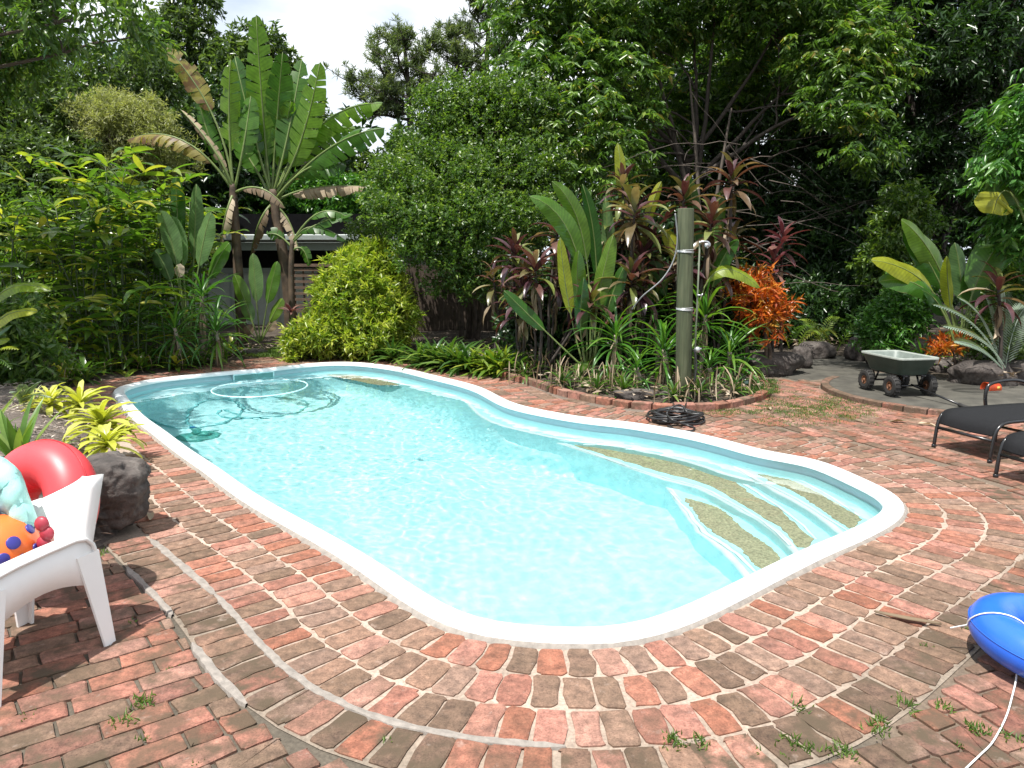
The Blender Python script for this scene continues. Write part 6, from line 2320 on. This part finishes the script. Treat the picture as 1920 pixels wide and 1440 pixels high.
# ---- bromeliads and low rosettes
for (px, py, z, n, s), l in zip([(190, 800, .30, 30, 1.0), (200, 838, .24, 22, .8), (150, 764, .28, 24, .95), (95, 762, .30, 22, .9), (225, 822, .2, 18, .75)],
                                ['big yellow bromeliad on top of the dark rock', 'yellow bromeliad spilling down beside the dark rock', 'yellow bromeliad at the back right of the mulch bed', 'pale yellow bromeliad behind the strap-leaved plant', 'small yellow bromeliad at the right of the rock top']):
    b = G(px, py, z)
    t = thing('bromeliad', l, 'plant', b, 0, 'yellow bromeliads in the mulch bed')
    rosette('brom', t, Vector((0, 0, .04)), int(n * 1.3), 1.35, .0, s * 1.15, h=.05)
b = G(62, 752, .32)
t = thing('spider_lily', 'white-streaked fine rosette at the back of the mulch bed', 'plant', b)
rosette('white', t, Vector((0, 0, .02)), 34, 1.4, -.1, 1.0, h=.05)
b = G(36, 880, .2)
t = thing('strap_plant', 'upright green strap-leaved plant beside the red swim ring', 'plant', b)
rosette('agave', t, Vector((0, 0, .0)), 17, 1.5, .75, 1.0, h=.02)
b = G(-30, 830, .24)
t = thing('strap_plant', 'second strap-leaved plant cut by the left edge', 'plant', b)
rosette('agave', t, Vector((0, 0, .0)), 12, 1.5, .6, .9, h=.02)

k = 0
names = ['at the grass tip', 'beside the first', 'under the golden shrub', 'third in the row', 'fourth in the row', 'fifth in the row', 'sixth in the row', 'below the dark trunk', 'under the small-leaved tree', 'in dappled shade', 'right of the stems', 'near the pool bend', 'at the curve of the pool', 'at the corner of the post bed', 'behind the corner one', 'next to the edging']
for (px, py, s, key), nm in zip([(560, 655, 1.0, 'bromg'), (600, 660, 1.05, 'bromg'), (640, 655, 1.0, 'bromg'), (670, 662, 1.0, 'bromg'), (700, 660, .95, 'bromg'), (585, 640, 1.0, 'bromg'), (735, 668, .9, 'low'), (790, 672, 1.05, 'low'), (840, 676, 1.1, 'low'), (880, 684, 1.1, 'low'), (815, 660, 1.1, 'low'), (860, 664, 1.1, 'low'), (905, 692, .9, 'bromg'), (945, 692, 1.0, 'bromg'), (965, 680, 1.0, 'low'), (930, 676, 1.1, 'bromg')], names):
    b = G(px, float(np.interp(px, [500, 560, 620, 700, 780, 860, 945, 1000], [668, 664, 663, 669, 680, 690, 698, 700])) - (0 if py > 658 or key == 'bromg' else 14), .06)
    t = thing('bromeliad', ('bright ' if key == 'bromg' else 'dark ') + 'green low bromeliad ' + nm, 'plant', b, 0, 'low bromeliads along the far pool edge')
    rosette(key, t, Vector((0, 0, .05)), 28, 1.35, .05, s * 1.15, h=.05)
    for q in range(2):
        rosette(key, t, Vector((R.uniform(-.3, .3), R.uniform(-.1, .4), .02)), 16, 1.35, .1, s * .95, h=.05)

isl = ['left end of the edging', 'left end behind the first', 'gap before the flat stone', 'back of the flat stone', 'foot of the left rosette', 'foot of the post', 'right of the post foot', 'right end near the solar light', 'middle of the left front', 'below the paddle leaves']
for (px, py, s_), nm in zip([(985, 706, .7), (1010, 700, .8), (1120, 732, .7), (1170, 734, .75), (1145, 722, .8), (1262, 745, .6), (1310, 742, .75), (1375, 735, .7), (1055, 722, .8), (1085, 716, .8)], isl):
    b = G(px, py, .08)
    t = thing('grass_lily', 'low dark strappy tuft in the post bed, ' + nm, 'plant', b, 0, 'low strappy tufts in the post bed')
    rosette('low', t, Vector((0, 0, .04)), 20, 1.4, .1, s_, h=.04)
    for q in range(16): put('thatch', t, Vector((R.gauss(0, .16), R.gauss(0, .12), R.uniform(.1, .38))), R.uniform(0, 6.3), R.uniform(-1.4, -.2), 0, R.uniform(.5, .9))

# orange croton, small red bromeliad flowers
cb = [blob(1432, 545, 34, 10.9), blob(1400, 560, 26, 10.8), blob(1455, 575, 30, 10.8), blob(1420, 590, 30, 10.8), blob(1440, 620, 22, 10.8), blob(1395, 530, 20, 11)]
tree('croton_bush', 'fiery orange croton bush right of the post bed', M['leaf_croton'], gp(1430, 10.9), cb, 170, 10, .16, .036, .03, trunks=3, cat='shrub', seed=71, crown_kw=dict(droop=-.1, up=.8, twig=.12, shell=.4))
tree('croton_bush', 'small dull orange croton low behind the cart', M['leaf_croton'], gp(1775, 10.2), [blob(1775, 655, 16, 10.1), blob(1800, 650, 14, 10.1), blob(1760, 665, 10, 10)], 40, 10, .12, .03, .02, cat='shrub', seed=72, crown_kw=dict(droop=-.1, up=.8, twig=.1, shell=.3))
t = thing('red_bromeliad', 'coral-red bromeliad flower stalk beside the banana trunk', 'plant', gp(548, 12.6, .05))
stem(t, [Vector((0, 0, 0)), Vector((0, 0, .4)), Vector((-.02, 0, P(545, 590, 12.6).z))], .012, .008, 'stemgreen')
rosette('cordred', t, Vector((-.02, 0, P(545, 590, 12.6).z)), 12, 1.2, .2, .55, h=.02)


# fern and cycad fronds
def frond(parent, p0, p1, p2, W, mat, n=26, up=Vector((0, -.3, 1)), droop=.3, lw=.02):
    mb = MB()
    pts = [p0 * (1 - t) ** 2 + p1 * 2 * t * (1 - t) + p2 * t * t for t in [i / n for i in range(n + 1)]]
    L_ = parent.location
    tube(mb, [p - L_ for p in pts[::2]], .006, 5)
    for i in range(2, n + 1):
        tan = (pts[i] - pts[i - 1]).normalized()
        s = tan.cross(up).normalized(); nn = s.cross(tan)
        t = i / n
        w = W * math.sin(math.pi * min(1, .12 + t * .85)) ** .7
        for sd in (-1, 1):
            d = (s * sd * .85 + tan * .5 - nn * droop + nn * .25).normalized()
            a = pts[i] - L_
            mb.add([a - tan * lw / 2, a + d * w * .5 + tan * lw * .5 + nn * .004, a + d * w, a + d * w * .5 - tan * lw * .4 - nn * .004], [(0, 1, 2, 3)])
    return mb.build('frond', M[mat], parent, smooth=False)


cy = thing('cycad', 'silvery cycad with stiff feather fronds behind the boulder', 'plant', Vector((P(1880, 680, 9.5).x, 9.5, .2)))
for a, b, c, y in [((1880, 690), (1840, 590), (1752, 572), 9.4), ((1880, 690), (1850, 580), (1800, 560), 9.6), ((1885, 690), (1850, 620), (1770, 612), 9.2), ((1885, 690), (1870, 580), (1845, 552), 9.7), ((1885, 690), (1900, 590), (1930, 570), 9.6), ((1880, 692), (1840, 640), (1790, 640), 9.0), ((1885, 690), (1890, 560), (1880, 540), 9.8)]:
    frond(cy, P(*a, y), P(*b, y), P(*c, y), .24, 'leaf_cycad', 34, lw=.026)
fe = thing('fern', 'pale fern frond at the back of the mulch bed', 'fern', G(55, 752, .3))
for c in [(75, 716), (20, 735), (40, 722), (95, 745)]:
    frond(fe, G(45, 760, .3), P(45, 730, 6.6), P(*c, 6.6), .07, 'leaf_fern', 22, lw=.02)
fe2 = thing('fern', 'bright fern frond tip entering at the left edge', 'fern', gp(-60, 7.2, .3))
for c in [(34, 655), (20, 690), (-10, 640)]:
    frond(fe2, P(-60, 720, 7.2), P(-20, 640, 7.2), P(*c, 7.1), .09, 'leaf_ginger', 22, lw=.025)
pf = thing('palm_seedling', 'grey-green strappy plant right of the low shrub behind the cart', 'plant', gp(1735, 10.8, .1))
rosette('pandan', pf, Vector((0, 0, .15)), 20, 1.3, .1, .8, h=.1)
dk = thing('fern', 'dark ferns in deep shade along the head of the path', 'fern', gp(1530, 13.4, .1))
for q in range(26):
    a0 = gp(R.uniform(1450, 1640), 13.4 + R.uniform(-.4, .6), .1)
    an = R.uniform(0, 6.28)
    e = Vector((math.cos(an), math.sin(an), 0)) * R.uniform(.4, .7)
    frond(dk, a0, a0 + e * .4 + Vector((0, 0, .6)), a0 + e + Vector((0, 0, R.uniform(.2, .6))), .14, 'leaf_ginger', 16, lw=.03)
ul = tree('undergrowth_shrub', 'dark low shrub closing the shade under the forest edge', M['leaf_dark'], gp(1480, 14.2), [blob(1430, 600, 50, 14.2), blob(1500, 590, 55, 14.6), blob(1560, 600, 50, 14.4), blob(1620, 590, 45, 14.2), blob(1380, 600, 40, 14)], 1300, 11, .14, .05, .03, trunks=3, cat='shrub', bark='bark_dark', seed=73)
tree('undergrowth_shrub', 'dark shrub at the right edge behind the bronze cordyline', M['leaf_small'], gp(1905, 11), [blob(1900, 560, 50, 11), blob(1930, 620, 50, 10.6), blob(1850, 620, 30, 11), blob(1880, 640, 30, 10)], 700, 11, .12, .04, .03, trunks=3, cat='shrub', bark='bark_dark', seed=74)
tree('undergrowth_shrub', 'dark shrub between the post bed cordylines and the forest', M['leaf_dark'], gp(1180, 12.6), [blob(1100, 540, 60, 11.9), blob(1190, 540, 65, 11.9), blob(1260, 520, 70, 11.9), blob(1040, 580, 55, 11.6), blob(1340, 560, 60, 11.9), blob(1000, 610, 45, 11.4), blob(1150, 470, 50, 12), blob(1240, 450, 45, 12), blob(1120, 630, 50, 11.4), blob(1230, 630, 50, 11.4), blob(1330, 640, 45, 11.4)], 2400, 11, .15, .06, .03, trunks=4, cat='shrub', bark='bark_dark', seed=75)
tree('undergrowth_shrub', 'dark leafy filler at the back of the ginger thicket', M['leaf_small'], gp(150, 14.6), [blob(20, 480, 80, 14.4), blob(130, 460, 80, 14.6), blob(240, 470, 70, 14.6), blob(330, 480, 50, 14.8), blob(-80, 480, 100, 14.4), blob(60, 400, 60, 14.8), blob(40, 570, 70, 13.6), blob(150, 570, 60, 13.8), blob(260, 570, 50, 14), blob(200, 390, 50, 15), blob(300, 400, 40, 15)], 2600, 11, .15, .05, .03, trunks=4, cat='shrub', bark='bark_dark', seed=76)
for nm, px, y, bl in (('dark mass of leaves low at the left edge of the far bed', 20, 9.6, [blob(30, 640, 55, 9.4), blob(-40, 620, 80, 9.4), blob(70, 690, 30, 9.2), blob(-20, 700, 60, 9.2)]),):
    tree('undergrowth_shrub', nm, M['leaf_small'], gp(px, y), bl, 600, 11, .13, .045, .03, trunks=3, cat='shrub', bark='bark_dark', seed=77)

# ------------------------------------------------------------------ litter, grass tufts, leaves on the bricks
r = np.random.default_rng(12)


def litter(pts, L, W, seed):
    r = np.random.default_rng(seed)
    n = len(pts)
    a = r.uniform(0, 2 * np.pi, n)
    d = np.stack([np.cos(a), np.sin(a), r.normal(.1, .2, n)], 1)
    return leaves_geo(pts, unit(d), unit(np.stack([r.normal(0, .3, n), r.normal(0, .3, n), np.ones(n)], 1)), L * r.uniform(.5, 1.3, (n, 1)), W * r.uniform(.6, 1.3, (n, 1)), .1)


M['leaf_litter'] = leafmat('leaf_litter', [(0, (.10, .07, .045)), (.5, (.2, .15, .10)), (1, (.40, .33, .26))], .1, .8, tcol=(1, .9, .7), obj=False)
pts = []
fl = [(p.x, p.y) for p in ISLAND]
for _ in range(60000):
    if len(pts) > 5200: break
    x, y = r.uniform(-8, 9), r.uniform(4, 17)
    z = None
    if inside((x, y), fl): z = .11 + .05 * r.random()
    elif x < FAR_FRONT[-1].x and y > np.interp(x, [p.x for p in FAR_FRONT], [p.y for p in FAR_FRONT]) + .05 and y < 15: z = .10 + .08 * r.random() if y > np.interp(x, [p.x for p in FAR_FRONT], [p.y for p in FAR_FRONT]) + .3 else .05
    elif x > 4 and y > np.interp(x, [p.x for p in RIGHT_FRONT], [p.y for p in RIGHT_FRONT]): z = .16 + .12 * r.random()
    if z is not None: pts.append((x, y, z))
V, F = litter(np.array(pts), .12, .045, 3)
o = stuff(link('leaf_litter', quick_mesh('leaf_litter', V, F, M['leaf_litter'], np.repeat(r.random(len(pts)), 4))))
tag(o, 'dry leaf litter over the garden beds', 'leaf litter')
# mulch chips on the left bed
pts = []
lb = [(p.x, p.y) for p in LEFT_BED]
cl0 = sum(LEFT_BED, Vector()) / len(LEFT_BED)
while len(pts) < 3000:
    x, y = r.uniform(-6, -2.2), r.uniform(3.5, 8.5)
    if inside((x, y), lb):
        dmin = min((Vector((x, y, 0)) - p).length for p in resample(LEFT_BED, 60))
        pts.append((x, y, min(.27, .03 + dmin * .75) + .01 * r.random()))
V, F = litter(np.array(pts), .07, .016, 4)
M['chips'] = leafmat('chips', [(0, (.12, .09, .07)), (.5, (.26, .21, .18)), (1, (.45, .39, .35))], .05, .9, tcol=(1, 1, 1), obj=False)
tag(stuff(link('mulch_chips', quick_mesh('mulch_chips', V, F, M['chips'], np.repeat(r.random(len(pts)), 4)))), 'grey bark chips over the left mulch bed', 'mulch')

# grass tufts in the joints and green patches
gr = []
def tuft(p, n, h, spread):
    for _ in range(n):
        gr.append((p[0] + r.normal(0, spread), p[1] + r.normal(0, spread), p[2], h * r.uniform(.5, 1.2)))


for _ in range(230):
    x, y = r.uniform(-2.2, 2.6), r.uniform(2.0, 4.4)
    d = np.min(np.hypot(POOL[:, 0] - x, POOL[:, 1] - y))
    if d < .72 or inside((x, y), [tuple(p) for p in POOL]): continue
    k = .9 if x > .2 else .4
    if r.random() < k * .75: tuft((x, y, -.002), int(r.integers(5, 16)), .022, .012)
for px, py in [(1255, 1392), (1310, 1395), (1265, 1390), (1645, 1372), (1580, 1410), (1580, 1412), (1650, 1360), (1840, 1375), (1830, 1370), (1900, 1385), (1770, 1330), (1480, 1395), (1515, 1410), (1500, 1330), (1700, 1325), (272, 1318), (231, 1355), (270, 1320), (175, 1042), (190, 1040)]:
    p = G(px, py)
    tuft((p.x, p.y, 0), 24, .035, .022)
for _ in range(260):                                             # thin grass over the shady bricks behind
    px, py = r.normal(1530, 60), r.normal(768, 14)
    p = G(px, max(735, py))
    tuft((p.x, p.y, 0.0), 14, .03, .05)
for _ in range(200):
    p = G(r.uniform(1385, 1450), r.uniform(722, 748)); tuft((p.x, p.y, .06), 12, .05, .05)
for _ in range(260):
    p = G(r.uniform(455, 560), r.uniform(659, 674)); tuft((p.x, p.y, .04), 16, .07, .06)
for _ in range(70):
    p = G(r.uniform(1300, 1440), r.uniform(768, 778)); tuft((p.x, p.y, 0), 8, .03, .04)
gr = np.array(gr)
n = len(gr)
a = r.uniform(0, 2 * np.pi, n)
d = unit(np.stack([np.cos(a) * .6, np.sin(a) * .6, np.full(n, .8)], 1))
V, F = leaves_geo(gr[:, :3], d, unit(r.normal(size=(n, 3))), gr[:, 3:4], np.full((n, 1), .006), .3)
M['grass'] = leafmat('grass', [(0, (.05, .11, .02)), (1, (.13, .2, .04))], .3, .5, obj=False)
tag(stuff(link('grass', quick_mesh('grass', V, F, M['grass'], np.repeat(r.random(n), 4)))), 'short grass and weeds growing in the brick joints', 'grass')

# single dry leaves one can pick out
for (px, py, s, el, lab) in [(282, 975, .75, .1, 'dry curled brown leaf on the bricks beside the dark rock'), (1700, 790, .9, .05, 'pale dry leaf on the bricks in front of the loungers'), (1722, 794, .8, .1, 'second pale dry leaf beside the first before the loungers'), (1445, 768, .8, .1, 'dry leaf on the brick terrace right of the garden bed'), (1600, 786, .6, .0, 'small pale leaf lying in the thin terrace grass'), (1590, 715, .9, .05, 'pale dry leaf on the path left of the cart')]:
    p = G(px, py, .02)
    o = bpy.data.objects.new('dry_leaf', leaf_mesh('dry_leaf', .22 * s, .07 * s, .5, M['leaf_dead'], prof='lance', fold=.5, wave=.15, seed=px))
    COL.objects.link(o)
    o.location = p
    o.rotation_euler = (R.uniform(-.2, .2), -el, R.uniform(0, 6))
    tag(o, lab, 'dry leaf')
mb = MB()
pA, pB, pC = G(1640, 1149, .016), G(1700, 1160, .018), G(1764, 1172, .014)
c = catmull([pA, pB, pC], 8)
rows = []
for i, p in enumerate(c):
    w = .022 * math.sin(math.pi * min(1, .1 + .62 * i / len(c))) ** 1
    w = max(.002, w if i < len(c) * .45 else w * (1 - (i / len(c) - .45) * 1.5))
    rows.append([p + Vector((0, w, .004)), p + Vector((0, 0, .012)), p - Vector((0, w, -.004))])
sheet(mb, rows, .003)
tag(mb.build('palm_strip', M['leaf_dead']), 'long pale dried palm strip on the bricks right of the pool', 'dry leaf')
for (px, py) in [(1150, 1160)]: pass
